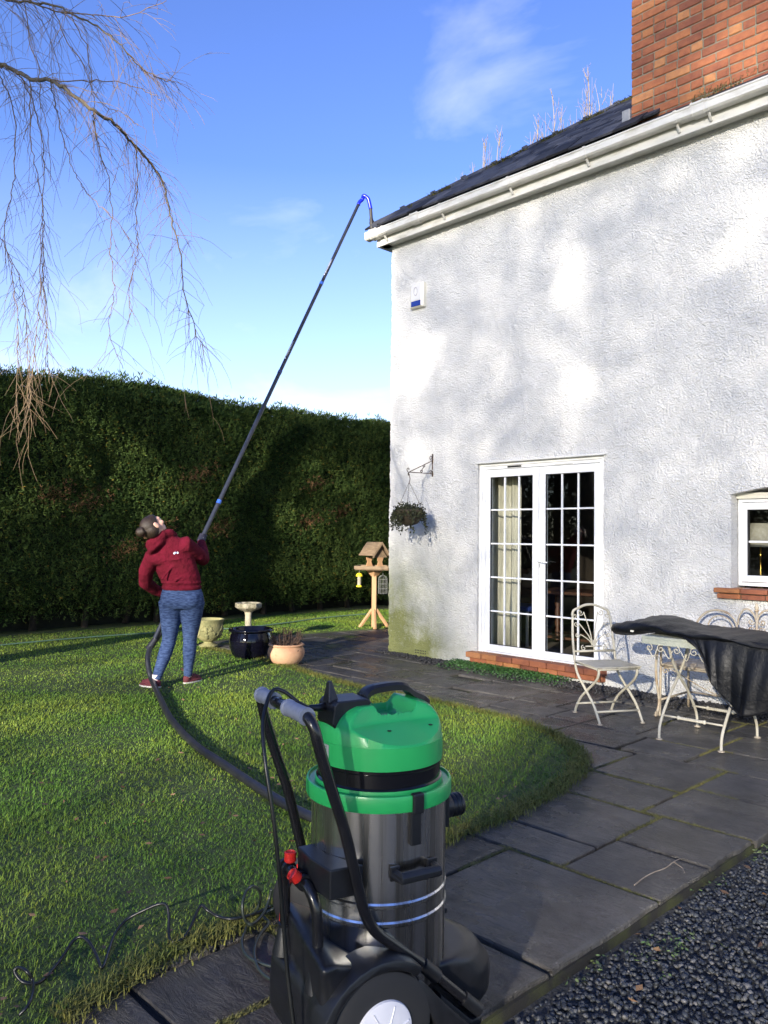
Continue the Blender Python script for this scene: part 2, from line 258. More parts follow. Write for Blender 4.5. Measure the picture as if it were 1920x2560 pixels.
BIRCH = [[-3.181, 5.087, 8.784], [-2.881, 5.37, 9.439], [-2.619, 5.63, 9.722], [-2.465, 5.812, 9.166], [-2.099, 6.16, 9.915], [-1.93, 6.311, 10.475], [-1.773, 6.489, 10.106], [-1.419, 6.82, 10.948], [-1.314, 6.944, 10.577], [-1.056, 7.212, 10.581], [-1.616, 6.664, 9.829], [-3.05, 5.215, 8.972], [-2.233, 6.035, 9.588]]
LAWNEDGE = [[4.734, -5.986], [4.693, -5.869], [4.665, -5.749], [4.622, -5.611], [4.616, -5.39], [4.61, -5.247], [4.603, -5.093], [4.559, -4.009], [4.572, -3.738], [4.552, -3.436], [4.511, -3.07], [4.427, -2.748], [4.3, -2.451], [4.089, -2.189], [3.776, -1.973], [3.374, -1.819], [3.034, -1.794], [2.51, -1.771], [2.161, -1.754], [1.819, -1.828], [1.354, -1.814], [0.874, -1.763], [0.377, -1.669], [-0.15, -1.584], [-0.77, -1.532], [-1.359, -1.537], [-1.711, -1.584]]
GBR = [.063, 1.02, 1.99, 2.92, 3.85, 4.14, 5.1, 6.0]
GUN = [-.10, .612, 4.06]
TWIG = [[5.434, -3.87, 0.008], [5.425, -3.774, 0.008], [5.427, -3.698, 0.008], [5.441, -3.608, 0.008], [5.443, -3.537, 0.015], [5.438, -3.461, 0.008]]
# ------------------------------------------------------------------ ground, lawn, patio
mSoil = mat('soil', (.03, .024, .016), (.06, .045, .03), 14, .9, .6, 40)
mLawn = mat('turf', (.035, .06, .012), (.06, .085, .018), 9, .85, .8, 120)
g_ = MB(); g_.add([(-400,-400,-.1),(400,-400,-.1),(400,400,-.1),(-400,400,-.1)], [(0,1,2,3)])
kind(g_.build('ground', mat('far_field', (.04,.06,.018), (.07,.08,.03), .3, .9)), 'structure')
edge = [tuple(p) for p in LAWNEDGE]
# near edge of the lawn continues out of frame towards the camera's left, then round by the hedge
LAWN = [(4.72, -8.5)] + edge + [(-2.05, -1.55), (-2.22, -1.25), (-2.3, -.6), (-2.2, 0), (-2.07, .5), (-1.98, 1.16), (-1.81, 1.76), (-1.6, 2.6), (-1.5, 4.5), (-5.2, 4.5), (-5.2, -8.5)]
me = bpy.data.meshes.new('lawn'); bm = bmesh.new()
vs = [bm.verts.new((x, y, .012)) for x, y in LAWN]; f = bm.faces.new(vs); 
if f.normal.z < 0: f.normal_flip()
ex = bmesh.ops.extrude_face_region(bm, geom=[f]); bmesh.ops.translate(bm, verts=[v for v in ex['geom'] if isinstance(v, bmesh.types.BMVert)], vec=(0, 0, -.09))
bmesh.ops.recalc_face_normals(bm, faces=bm.faces); bmesh.ops.triangulate(bm, faces=bm.faces[:]); bm.to_mesh(me); bm.free(); me.materials.append(mLawn)
kind(link(bpy.data.objects.new('lawn', me)), 'structure')
# grass: short curved blades, one object
def blades(P, h, wd, g, lean=.5):
    n = len(P); a = g.uniform(0, 2*np.pi, n); d = np.stack([np.cos(a), np.sin(a), 0*a], 1); s = np.stack([-np.sin(a), np.cos(a), 0*a], 1)
    ln = g.uniform(.05, lean, n)*h; z = np.zeros((n, 3)); z[:, 2] = h
    b0 = P - s*wd[:, None]/2; b1 = P + s*wd[:, None]/2
    mid = P + d*(ln*.35)[:, None] + z*.55; m0 = mid - s*wd[:, None]*.4; m1 = mid + s*wd[:, None]*.4
    tip = P + d*(ln*1.3)[:, None] + z*g.uniform(.75, 1, n)[:, None]
    V = np.stack([b0, b1, m1, m0, tip], 1).reshape(-1, 3); k = np.arange(n)*5
    F = np.concatenate([np.stack([k, k+1, k+2], 1), np.stack([k, k+2, k+3], 1), np.stack([k+3, k+2, k+4], 1)])
    return V, F
def scatter(n, x0, x1, y0, y1, g): return np.stack([g.uniform(x0, x1, n), g.uniform(y0, y1, n), np.full(n, .01)], 1)
cxy = np.array([CAMP.x, CAMP.y]); vxy = np.array([vd.x, vd.y]); rxy = np.array([rt.x, rt.y])
pts = []
for (n, d0, d1) in ((300000, 2.2, 4.3), (210000, 4.3, 7.2), (190000, 7.2, 15.5)):
    # area density falls with distance from the viewpoint so that far turf stays affordable
    P = scatter(int(n*3.0), -4.4, 4.75, -7.5, 4.4, rng); q = P[:, :2]-cxy; dep = q@vxy; lat = q@rxy
    k = (dep > d0) & (dep < d1) & (np.abs(lat) < dep*.5+.5) & inpoly(P, LAWN)
    P = P[k]; pts.append(P[:n//3 if d0 > 3 else n//2])
P = np.concatenate(pts); q = P[:, :2]-cxy; dep = q@vxy
h = (.009+.010*vnoise(P, 1.3, 3)+.012*vnoise(P, 5, 4))*rng.uniform(.6, 1.3, len(P)); wd = .0013+.00058*dep
nearedge = np.exp(-np.abs(P[:, 0]-4.57)*9); h *= 1-.35*nearedge
V, F = blades(P, h, wd*rng.uniform(.7, 1.3, len(P)), rng, 1.7)
mGrass = mat('grass_blade', (.10, .20, .026), (.20, .275, .042), .9, .55, rndhue=[(0, (.55, .62, .5)), (.7, (1, 1, 1)), (.93, (1.15, 1.05, .8)), (1, (1.7, 1.25, .8))], island=True, spec=.25, lo=.4, hi=.62, detail=6)
kind(bigmesh('grass', V, F, mGrass), 'stuff', 'short green lawn grass with yellowish mossy patches')
# moss fringe along the near lawn edges
P = []
for i in range(len(edge)-1):
    a = np.array(edge[i]); b = np.array(edge[i+1]); n = int(np.linalg.norm(b-a)*2600)
    t = rng.random(n)[:, None]; p = a+(b-a)*t; nv = np.array([b[1]-a[1], -(b[0]-a[0])]); nv /= np.linalg.norm(nv)+1e-9
    p = p + nv*(rng.normal(-.01, .035, n))[:, None]; P.append(np.concatenate([p, np.full((n, 1), .004)], 1))
P = np.concatenate(P); V, F = blades(P, rng.uniform(.01, .045, len(P)), rng.uniform(.003, .006, len(P)), rng, 1.3)
kind(bigmesh('moss_fringe', V, F, mat('moss', (.10, .12, .018), (.16, .15, .03), 6, .8, rnd=.4, island=True)), 'stuff')

# paving: bed of mossy joints plus separate riven slabs
mJoint = mat('mossy_joint', (.016, .014, .01), (.05, .055, .012), 5, .9, 1, 150, lo=.42, hi=.6)
bed = MB(); bed.box((-2.5, -8.5, -.06), (5.575, 5.2, -.018)).box((5.58, -2.4, -.06), (8.5, -.0, -.018))
pat = kind(bed.build('patio', mJoint), 'structure')
slabs = [(4.15,5.05,-6.9,-5.75),(5.05,5.58,-6.6,-5.62),(5.05,5.58,-5.62,-4.68),(4.15,4.68,-5.75,-5.4),(4.68,5.05,-5.75,-5.2),(4.15,4.68,-5.4,-4.68),(4.68,5.05,-5.2,-4.68),
 (4.82,5.58,-4.68,-3.92),(4.15,4.82,-4.68,-4.36),(4.15,4.82,-4.36,-3.92),(4.15,5.11,-3.92,-3.61),(5.11,5.58,-3.92,-3.45),(4.15,5.11,-3.61,-3.0),(5.11,5.58,-3.45,-2.98),
 (4.0,4.41,-3.0,-2.53),(4.41,5.0,-3.0,-2.53),(5.0,5.6,-2.98,-2.41),(4.41,5.0,-2.53,-1.91),(3.67,4.41,-2.53,-1.97),(5.0,5.6,-2.41,-1.91),(5.6,6.3,-2.4,-1.7),(6.3,7.0,-2.4,-1.7),
 (3.2,3.67,-2.1,-1.6),(3.67,4.25,-1.97,-1.48),(4.25,4.72,-1.91,-1.5),(4.72,5.3,-1.91,-1.45),(5.3,5.6,-1.91,-1.3),(5.6,6.4,-1.7,-1.2),(6.4,7.0,-1.7,-1.0),
 (3.67,4.15,-1.48,-1.0),(4.15,4.72,-1.5,-.98),(4.72,5.3,-1.45,-.9),(5.3,5.6,-1.3,-.6),(5.6,6.4,-1.2,-.5),(6.4,7.0,-1.0,-.3)]
def fillrow(y0, y1, x0, x1, g, lo=.4, hi=.82):
    x = x0
    while x < x1-.2:
        w_ = float(g.choice([.45, .6, .75, .3+lo])); xe = min(x+w_, x1)
        if x1-xe < .25: xe = x1
        slabs.append((x, xe, y0, y1)); x = xe
gs = np.random.default_rng(11)
for (y0, y1, x0, x1) in [(-1.0,-.5,3.67,5.3),(-.5,-.02,3.3,5.3),(-1.9,-1.48,2.04,3.67),(-1.6,-1.48,3.2,3.67)][:3]+[(-1.48,-1.1,2.3,3.67),(-1.1,-.55,2.0,3.67),(-.55,-.02,1.6,3.3),(-1.19,-.7,1.57,2.0),(-1.48,-1.19,1.85,2.3),(-1.95,-1.48,.3,2.04),(-1.48,-1.19,.2,1.85),(-1.18,-.75,.3,1.57),(-.75,-.3,-.2,1.57),(-.3,-.02,-.3,1.6),
      (-1.95,-1.35,-2.4,.3),(-1.35,-.8,-2.4,.2),(-.8,-.3,-2.4,-.2),(-.3,.3,-2.4,-.02),(.3,.9,-2.4,-.02),(.9,1.4,-2.2,-.02),(1.4,2.1,-2.2,-.02),(2.1,2.8,-2.0,-.02),(2.8,3.5,-2,-.02),(3.5,4.3,-2,-.02)]: fillrow(y0, y1, x0, x1, gs)
mSlab = mat('wet_slate', (.047, .043, .038), (.105, .097, .085), 3.5, .18, 1, 16, rnd=.25, rough2=.46, spec=.5, world=True, bdist=.014, detail=9)
t = mSlab.node_tree; b = t.nodes['Principled BSDF']   # add fine riven ledges over the broad relief
geo = nd(t, 'ShaderNodeNewGeometry'); wv = nd(t, 'ShaderNodeTexNoise', Scale=5, Detail=12, Roughness=.72, Distortion=1.6); mpn = nd(t, 'ShaderNodeMapping', Scale=(1, 3.2, 1))
t.links.new(geo.outputs['Position'], mpn.inputs[0]); t.links.new(mpn.outputs[0], wv.inputs['Vector'])
wn = nd(t, 'ShaderNodeTexNoise', Scale=1.7, Detail=5, Roughness=.6); t.links.new(geo.outputs['Position'], wn.inputs['Vector']); wr = nd(t, 'ShaderNodeMapRange'); wr.inputs['From Min'].default_value = .38; wr.inputs['From Max'].default_value = .6; wr.inputs['To Min'].default_value = .09; wr.inputs['To Max'].default_value = .5; t.links.new(wn.outputs['Fac'], wr.inputs['Value']); t.links.new(wr.outputs[0], b.inputs['Roughness'])
bp2 = nd(t, 'ShaderNodeBump', Strength=.9, Distance=.035); t.links.new(wv.outputs['Fac'], bp2.inputs['Height'])
t.links.new(b.inputs['Normal'].links[0].from_socket, bp2.inputs['Normal']); t.links.new(bp2.outputs[0], b.inputs['Normal'])
fk = nd(t, 'ShaderNodeTexNoise', Scale=26, Detail=6, Roughness=.75, Distortion=1.2); mp3 = nd(t, 'ShaderNodeMapping', Scale=(.7, 2.4, 1), Rotation=(0, 0, .5)); t.links.new(geo.outputs['Position'], mp3.inputs[0]); t.links.new(mp3.outputs[0], fk.inputs['Vector'])
fr_ = nd(t, 'ShaderNodeValToRGB'); fr_.color_ramp.elements[0].position = .33; fr_.color_ramp.elements[0].color = (.3, .3, .32, 1); fr_.color_ramp.elements[1].position = .47; fr_.color_ramp.elements[1].color = (1, 1, 1, 1); e_ = fr_.color_ramp.elements.new(.72); e_.color = (1, 1, 1, 1); e_ = fr_.color_ramp.elements.new(.76); e_.color = (1.7, 1.6, 1.5, 1)
t.links.new(fk.outputs['Fac'], fr_.inputs[0]); mm_ = nd(t, 'ShaderNodeMixRGB', blend_type='MULTIPLY'); mm_.inputs[0].default_value = 1; t.links.new(b.inputs['Base Color'].links[0].from_socket, mm_.inputs[1]); t.links.new(fr_.outputs[0], mm_.inputs[2]); t.links.new(mm_.outputs[0], b.inputs['Base Color'])
for (x0, x1, y0, y1) in slabs:
    cx, cy = (x0+x1)/2, (y0+y1)/2
    cor = np.array([(x0, y0), (x1, y0), (x1, y1), (x0, y1), (cx, cy), (cx, y0), (cx, y1), (x0, cy), (x1, cy)])
    if inpoly(cor, LAWN).all(): continue
    gap = .011; gb = MB(); W, H = (x1-x0)/2-gap, (y1-y0)/2-gap
    # outline with slightly uneven, chipped sides; gravel-side edges are rougher
    outl = []; k = 9
    def side(p, q):
        p = Vector((*p, 0)); q = Vector((*q, 0)); nrm = Vector((q.y-p.y, p.x-q.x, 0)).normalized()
        rough_ = .011 if (x1 > 5.55 and x1 < 5.65 and p.x > 0 and q.x > 0) else .004
        for i in range(k): outl.append(p.lerp(q, i/k) + nrm*(gs.uniform(-rough_, rough_*.4) if i else 0))
    side((-W,-H), (W,-H)); side((W,-H), (W,H)); side((W,H), (-W,H)); side((-W,H), (-W,-H))
    n = len(outl); tl = gs.uniform(-.006, .006, 2); zt = gs.uniform(-.003, .003)
    rings = [(1, -.04), (1, -.007), (.988, -.0005), (.93, .001)]
    for sc, z in rings: gb.v += [(p.x*sc if sc > .95 else p.x*(1-.02/W), p.y*sc if sc > .95 else p.y*(1-.02/H), z+zt+p.x*tl[0]+p.y*tl[1]) for p in outl]
    for j in range(3): gb.f += [(j*n+i, j*n+(i+1) % n, (j+1)*n+(i+1) % n, (j+1)*n+i) for i in range(n)]
    gb.f.append(tuple(3*n+i for i in range(n)))
    o = gb.build('paving_slab', mSlab, pat); o.location = (cx, cy, 0)
# moss growing in the joints
P = []
for (x0, x1, y0, y1) in slabs:
    if x0 < 3.5: continue
    for (a, bb) in (((x0, y0), (x1, y0)), ((x0, y0), (x0, y1)), ((x0, y1), (x1, y1))):
        a = np.array(a); bb = np.array(bb); n = int(np.linalg.norm(bb-a)*1500); t_ = rng.random(n)[:, None]; p = a+(bb-a)*t_
        kk = vnoise(p, 2.2, 9) > .45; p = p[kk]; P.append(np.concatenate([p+rng.normal(0, .006, p.shape), np.full((len(p), 1), -.014)], 1))
P = np.concatenate(P); P = P[~inpoly(P, LAWN) & (P[:, 0] < 5.56)]
V, F = blades(P, rng.uniform(.008, .02, len(P)), rng.uniform(.003, .006, len(P)), rng, 1.5)
kind(bigmesh('joint_moss', V, F, mat('joint_moss', (.10, .105, .025), (.16, .145, .045), 5, .85, rnd=.4, island=True)), 'stuff')

# gravel bed
gv = MB(); gv.add([(5.56,-9,-.055),(9.5,-9,-.055),(9.5,-2.4,-.055),(5.56,-2.4,-.055)], [(0,1,2,3)])
kind(gv.build('gravel_bed', mat('gravel_ground', (.02, .021, .022), (.07, .074, .078), 75, .8, 1, 70, bdist=.02)), 'structure')
n = 36000; P = np.stack([rng.uniform(5.6, 7.9, n), rng.uniform(-7.0, -2.41, n), np.full(n, -.047)], 1)
q = P[:, :2]-cxy; dep = q@vxy; lat = q@rxy; P = P[(dep > 1.1) & (np.abs(lat) < dep*.5+.35)]
P[:, 2] += rng.uniform(-.004, .012, len(P)) - .012*np.exp(-(P[:, 0]-5.6)*14)
V, F = stones(P, rng.uniform(.006, .0125, len(P)), rng)
mStone = mat('gravel_stone', (.036, .039, .042), (.066, .07, .072), 20, .55, rndhue=[(0, (.35, .37, .42)), (.55, (.9, .95, 1)), (.85, (1.5, 1.4, 1.25)), (1, (3.0, 2.7, 2.4))], island=True)
kind(bigmesh('gravel', V, F, mStone), 'stuff', 'dark grey angular gravel beside the paving')
# dark stone strip along the foot of the wall
n = 5200; P = np.stack([rng.uniform(-.15, 5.6, n), -np.abs(rng.normal(0, .17, n))-.01, np.full(n, .0)], 1)
lim = np.interp(P[:, 0], [-.2, .07, .63, 1.4, 2.1, 2.95, 3.8, 5.6], [.1, .14, .2, .42, .42, .38, .5, .5]); P = P[-P[:, 1] < lim]
P[:, 2] = .004+rng.uniform(0, .018, len(P))
V, F = stones(P, rng.uniform(.008, .016, len(P)), rng)
kind(bigmesh('wall_foot_stones', V, F, mat('wall_foot_stone', (.02, .02, .022), (.045, .042, .04), 20, .6, rnd=.5, island=True)), 'stuff')
def leafy(P, size, g, upbias=0.0):
    """small folded leaves: two triangles each"""
    n = len(P); Rm = rotmats(n, g); base = np.array([(-.5, 0, 0), (0, .28, .1), (.5, 0, 0), (0, -.28, .1)])
    V = (base[None]*size[:, None, None]) @ np.transpose(Rm, (0, 2, 1)); V[..., 2] *= (1-upbias); V += P[:, None, :]
    k = np.arange(n)*4; F = np.concatenate([np.stack([k, k+1, k+2], 1), np.stack([k, k+2, k+3], 1)]); return V.reshape(-1, 3), F
n = 6500; P = np.stack([rng.uniform(1.15, 2.75, n), -np.abs(rng.normal(.1, .14, n)), np.zeros(n)], 1); P = P[(P[:, 1] > -.5) & (P[:, 1] < -.02)]
P = P[rng.random(len(P)) > np.clip((P[:, 0]-2.4)*3, 0, .9)]
P[:, 2] = .015+.06*rng.random(len(P))*np.exp(-((P[:, 1]+.15)/.25)**2)
V, F = leafy(P, rng.uniform(.018, .034, len(P)), rng, .55)
kind(bigmesh('clover', V, F, mat('clover_leaf', (.03, .10, .02), (.06, .15, .03), 8, .5, rnd=.35, island=True)), 'stuff', 'low green clover patch at the wall foot below the french doors')
# fallen brown leaves and twigs on lawn, paving and gravel
n = 240; P = np.concatenate([scatter(230, 2.2, 4.7, -6.3, -3.2, rng), scatter(50, -1, 3, -4, -2, rng), scatter(60, 5.6, 6.8, -5.6, -2.6, rng)]); P[:, 2] = np.where(P[:, 0] > 5.58, -.03, np.where(inpoly(P, LAWN), .035, .008))
V, F = leafy(P, rng.uniform(.018, .05, len(P)), rng, .6)
kind(bigmesh('fallen_leaves', V, F, mat('dead_leaf', (.09, .045, .02), (.17, .10, .05), 9, .7, rnd=.5, island=True)), 'stuff')
n = 330; P = np.stack([5.6+np.abs(rng.normal(.05, .1, n)), rng.uniform(-5.4, -2.6, n), np.full(n, -.035)], 1); P = np.repeat(P[vnoise(P, 3.1, 5) > .52], 5, 0); P += rng.normal(0, .018, P.shape)*[1, 1, .4]
V, F = leafy(P, rng.uniform(.012, .026, len(P)), rng, .5)
kind(bigmesh('gravel_weeds', V, F, mat('weed_leaf', (.05, .10, .03), (.11, .14, .05), 9, .6, rnd=.4, island=True)), 'stuff')
tb = MB(); tw = TWIG
tb.tube(smooth_path(tw, 4), list(np.linspace(.0032, .0015, 4*len(tw)-3)), 6).tube([tw[-2], (tw[-2][0]+.05, tw[-2][1]-.02, .01), (tw[-2][0]+.08, tw[-2][1]-.06, .008)], .0015, 5)
tag(tb.build('fallen_twig', mat('pale_bark', (.22, .17, .12), (.3, .25, .19), 40, .8)), 'pale crooked twig lying on a paving slab near the gravel edge', 'twig')
# ------------------------------------------------------------------ house
house = thing('house', 'white roughcast house with a slate hip roof, brick chimney and white gutter', 'house')
def paint_white(name, c=(.8, .8, .79), rough=.35, dirt=(.62, .6, .55)): return mat(name, c, dirt, 2.2, rough, lo=.55, hi=.9)
mUPVC = paint_white('white_plastic', (.80, .81, .82), .25, (.76, .77, .77))
mGut = mat('gutter_plastic', (.60, .59, .55), (.38, .36, .30), 3, .4, lo=.48, hi=.8, stretch=(1.5, 4, 6))
# roughcast: white paint with green algae near the ground at the free corner, relief in bump
mWall = bpy.data.materials.new('roughcast'); mWall.use_nodes = True; t = mWall.node_tree; b = t.nodes['Principled BSDF']; b.inputs['Roughness'].default_value = .8; b.inputs['Specular IOR Level'].default_value = .25
co = nd(t, 'ShaderNodeTexCoord'); sp = nd(t, 'ShaderNodeSeparateXYZ'); t.links.new(co.outputs['Object'], sp.inputs[0])
def mth(op, a, bb=None, clamp=False):
    n = nd(t, 'ShaderNodeMath', operation=op, use_clamp=clamp)
    for i, q in enumerate((a, bb)):
        if q is None: continue
        if isinstance(q, (int, float)): n.inputs[i].default_value = q
        else: t.links.new(q, n.inputs[i])
    return n.outputs[0]
na = nd(t, 'ShaderNodeTexNoise', Scale=2.6, Detail=8, Roughness=.65); t.links.new(co.outputs['Object'], na.inputs['Vector'])
nb = nd(t, 'ShaderNodeTexNoise', Scale=34, Detail=4, Roughness=.7); t.links.new(co.outputs['Object'], nb.inputs['Vector'])
zf = mth('SUBTRACT', 1, mth('DIVIDE', sp.outputs['Z'], 1.5), True); xf = mth('SUBTRACT', 1, mth('DIVIDE', sp.outputs['X'], 1.35), True)
al = mth('MULTIPLY', mth('MULTIPLY', zf, xf), mth('ADD', mth('MULTIPLY', na.outputs['Fac'], 4.2), -.55), True)
al = mth('MULTIPLY', al, mth('ADD', mth('MULTIPLY', nb.outputs['Fac'], 2.4), -.1, True), True)
# faint splash dirt all along the foot of the wall
ft = mth('MULTIPLY', mth('SUBTRACT', 1, mth('DIVIDE', sp.outputs['Z'], .5), True), mth('ADD', mth('MULTIPLY', na.outputs['Fac'], 1.6), -.62, True), True)
al = mth('ADD', al, mth('MULTIPLY', ft, .55), True)
mxa = nd(t, 'ShaderNodeMixRGB'); mxa.inputs[2].default_value = (.25, .27, .09, 1); t.links.new(mth('MULTIPLY', al, .97), mxa.inputs[0])
rr = nd(t, 'ShaderNodeValToRGB'); rr.color_ramp.elements[0].position = .3; rr.color_ramp.elements[1].position = .75; rr.color_ramp.elements[0].color = (.77, .765, .745, 1); rr.color_ramp.elements[1].color = (.84, .835, .815, 1)
t.links.new(na.outputs['Fac'], rr.inputs[0]); t.links.new(rr.outputs[0], mxa.inputs[1]); t.links.new(mxa.outputs[0], b.inputs['Base Color'])
v1 = nd(t, 'ShaderNodeTexNoise', Scale=58, Detail=3, Roughness=.55, Distortion=.1); v2 = nd(t, 'ShaderNodeTexNoise', Scale=150, Detail=3, Roughness=.6)
for q in (v1, v2): t.links.new(co.outputs['Object'], q.inputs['Vector'])
hh = mth('ADD', v1.outputs['Fac'], mth('MULTIPLY', v2.outputs['Fac'], .3))
bp = nd(t, 'ShaderNodeBump', Strength=1.0, Distance=.042); t.links.new(hh, bp.inputs['Height']); t.links.new(bp.outputs[0], b.inputs['Normal'])
DX0, DX1, DZ0, DZ1 = 1.418, 3.0, .17, 2.275
WX0, WX1, WZ0, WZ1 = 4.236, 5.45, 1.02, 1.99
VV = []; FF = []; off = 0
def wallgrid(x0, x1, z0, z1, res):
    global off
    nx = max(1, int(round((x1-x0)/res))); nz = max(1, int(round((z1-z0)/res)))
    X, Z = np.meshgrid(np.linspace(x0, x1, nx+1), np.linspace(z0, z1, nz+1), indexing='ij'); XZ = np.stack([X.ravel(), Z.ravel()], 1)
    d = .010*(vnoise(XZ, 2.1, 1)-.5)+.010*(vnoise(XZ, 31, 2)-.5)+.006*(vnoise(XZ, 57, 3)-.5)
    Y = -d; xx = XZ[:, 0]+np.where(XZ[:, 0] < .001, .018*(vnoise(XZ*[0, 1], 7, 8)-.5)+.012*(vnoise(XZ*[0, 1], 40, 4)-.5), 0)
    VV.append(np.stack([xx, Y, XZ[:, 1]], 1)); I = np.arange((nx+1)*(nz+1)).reshape(nx+1, nz+1)
    FF.append(np.stack([I[:-1, :-1], I[1:, :-1], I[1:, 1:], I[:-1, 1:]], -1).reshape(-1, 4)+off); off += (nx+1)*(nz+1)
rs = .018
for a in [(0, DX0, -.1, 5.13), (DX0, DX1, -.1, DZ0), (DX0, DX1, DZ1, 5.13), (DX1, WX0, -.1, 5.13), (WX0, WX1, -.1, WZ0), (WX0, WX1, WZ1, 5.13)]: wallgrid(*a, rs)
wallgrid(WX1, 9, -.1, 5.13, .1)
wf = bigmesh('wall', np.concatenate(VV), np.concatenate(FF), mWall, house, True)
bw = MB(); bw.box((.02, .012, -.1), (DX0, .3, 5.13)).box((DX0, .012, -.1), (DX1, .3, DZ0-.004)).box((DX0, .012, DZ1), (DX1, .3, 5.13)).box((DX1, .012, -.1), (WX0, .3, 5.13)).box((WX0, .012, -.1), (WX1, .3, WZ0)).box((WX0, .012, WZ1), (WX1, .3, 5.13)).box((WX1, .012, -.1), (9, .3, 5.13)).box((.02, .3, -.1), (.3, 6, 5.13)).box((.3, 5.7, -.1), (9, 6, 5.13))
bw.build('wall_core', mWall, house)
# window head: shallow arch infill
ar = MB(); n = 12; top = [(WX0+(WX1-WX0)*i/n, 1.845+.075*math.sin(math.pi*i/n)) for i in range(n+1)]
for i in range(n):
    (xa, za), (xb, zb) = top[i], top[i+1]; ar.add([(xa, -.004, za), (xb, -.004, zb), (xb, -.004, WZ1), (xa, -.004, WZ1), (xa, .29, za), (xb, .29, zb), (xb, .29, WZ1), (xa, .29, WZ1)], [(0, 1, 2, 3), (4, 7, 6, 5), (0, 4, 5, 1)])
ar.build('window_head', mWall, house)
rv = MB(); rv.box((WX0-.012, .001, WZ0), (WX0+.006, .16, 1.86)).box((WX0-.012, .002, WZ0-.03), (WX1, .16, WZ0+.012)); rv.build('window_reveal', mWall, house)
# rooms behind the glass; their dimness is painted into the dark wall colour
room = MB(); mRoom = mat('dim_painted_plaster', (.06, .045, .035), (.08, .06, .045), 1.5, .8); mFloor = mat('carpet', (.1, .075, .05), (.13, .1, .07), 12, .95)
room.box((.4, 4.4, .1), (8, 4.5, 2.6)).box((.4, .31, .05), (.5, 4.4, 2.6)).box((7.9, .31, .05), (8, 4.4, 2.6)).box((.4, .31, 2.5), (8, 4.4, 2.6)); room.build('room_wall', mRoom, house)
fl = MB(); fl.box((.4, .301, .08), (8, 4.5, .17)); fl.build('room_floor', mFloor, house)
# french doors
mg = MB(); mg.box((DX0, .03, DZ0), (DX0+.035, .2, DZ1-.035)).box((DX1-.035, .03, DZ0), (DX1, .2, DZ1-.035)).box((DX0, .03, DZ1-.035), (DX1, .2, DZ1)); mg.build('door_margin', paint_white('margin_paint', (.78, .78, .77), .6), house, bevel=.002)
drip = MB(); drip.box((DX0-.02, -.022, DZ1-.004), (DX1+.03, .03, DZ1+.012)); drip.build('drip_bead', paint_white('bead_paint', (.6, .6, .58), .6), house, bevel=.003)
fr = MB(); a, bb = .045, .11; fr.box((DX0+.03, a, DZ0), (DX0+.068, bb, DZ1-.03)).box((DX1-.068, a, DZ0), (DX1-.03, bb, DZ1-.03)).box((DX0+.068, a, DZ1-.07), (DX1-.068, bb, DZ1-.03)).box((DX0+.068, a, DZ0), (DX1-.068, bb, DZ0+.018))
dfr = fr.build('door_frame', mUPVC, house, bevel=.004)
mBlackGap = mat('rubber_gasket', (.012, .012, .013), rough=.6)
def glassmat():
    m = bpy.data.materials.new('window_glass'); m.use_nodes = True; t = m.node_tree; t.nodes.clear()
    o = nd(t, 'ShaderNodeOutputMaterial'); tr = nd(t, 'ShaderNodeBsdfTransparent'); gl = nd(t, 'ShaderNodeBsdfGlossy', Roughness=.01); mi = nd(t, 'ShaderNodeMixShader')
    lw = nd(t, 'ShaderNodeLayerWeight', Blend=.5); pw = nd(t, 'ShaderNodeMath', operation='POWER'); pw.inputs[1].default_value = 4; ma = nd(t, 'ShaderNodeMath', operation='MULTIPLY_ADD'); ma.inputs[1].default_value = .9; ma.inputs[2].default_value = .07
    tr.inputs[0].default_value = (.9, .93, .91, 1); t.links.new(lw.outputs['Facing'], pw.inputs[0]); t.links.new(pw.outputs[0], ma.inputs[0]); t.links.new(ma.outputs[0], mi.inputs[0]); t.links.new(tr.outputs[0], mi.inputs[1]); t.links.new(gl.outputs[0], mi.inputs[2]); t.links.new(mi.outputs[0], o.inputs[0]); return m
mGlass = glassmat()
def pane_grid(parent, x0, x1, z0, z1, nx, zs, y, bw_=.017):
    xs = [x0+(x1-x0)*i/nx for i in range(nx+1)]; zz = [z0]+zs+[z1]
    for i in range(nx):
        for j in range(len(zz)-1):
            p = MB(); p.add([(xs[i]+.001, y, zz[j]+.001), (xs[i+1]-.001, y, zz[j]+.001), (xs[i+1]-.001, y, zz[j+1]-.001), (xs[i]+.001, y, zz[j+1]-.001)], [(0, 1, 2, 3)]); p.build('pane', mGlass, parent)
    for x in xs[1:-1]: q = MB(); q.box((x-bw_/2, y-.012, z0), (x+bw_/2, y+.012, z1)); q.build('glazing_bar', mUPVC, parent, bevel=.003, seg=1)
    for z in zs: q = MB(); q.box((x0, y-.0105, z-bw_/2), (x1, y+.0105, z+bw_/2)); q.build('glazing_bar', mUPVC, parent, bevel=.003, seg=1)
ZB = [.63, 1.005, 1.378, 1.753]
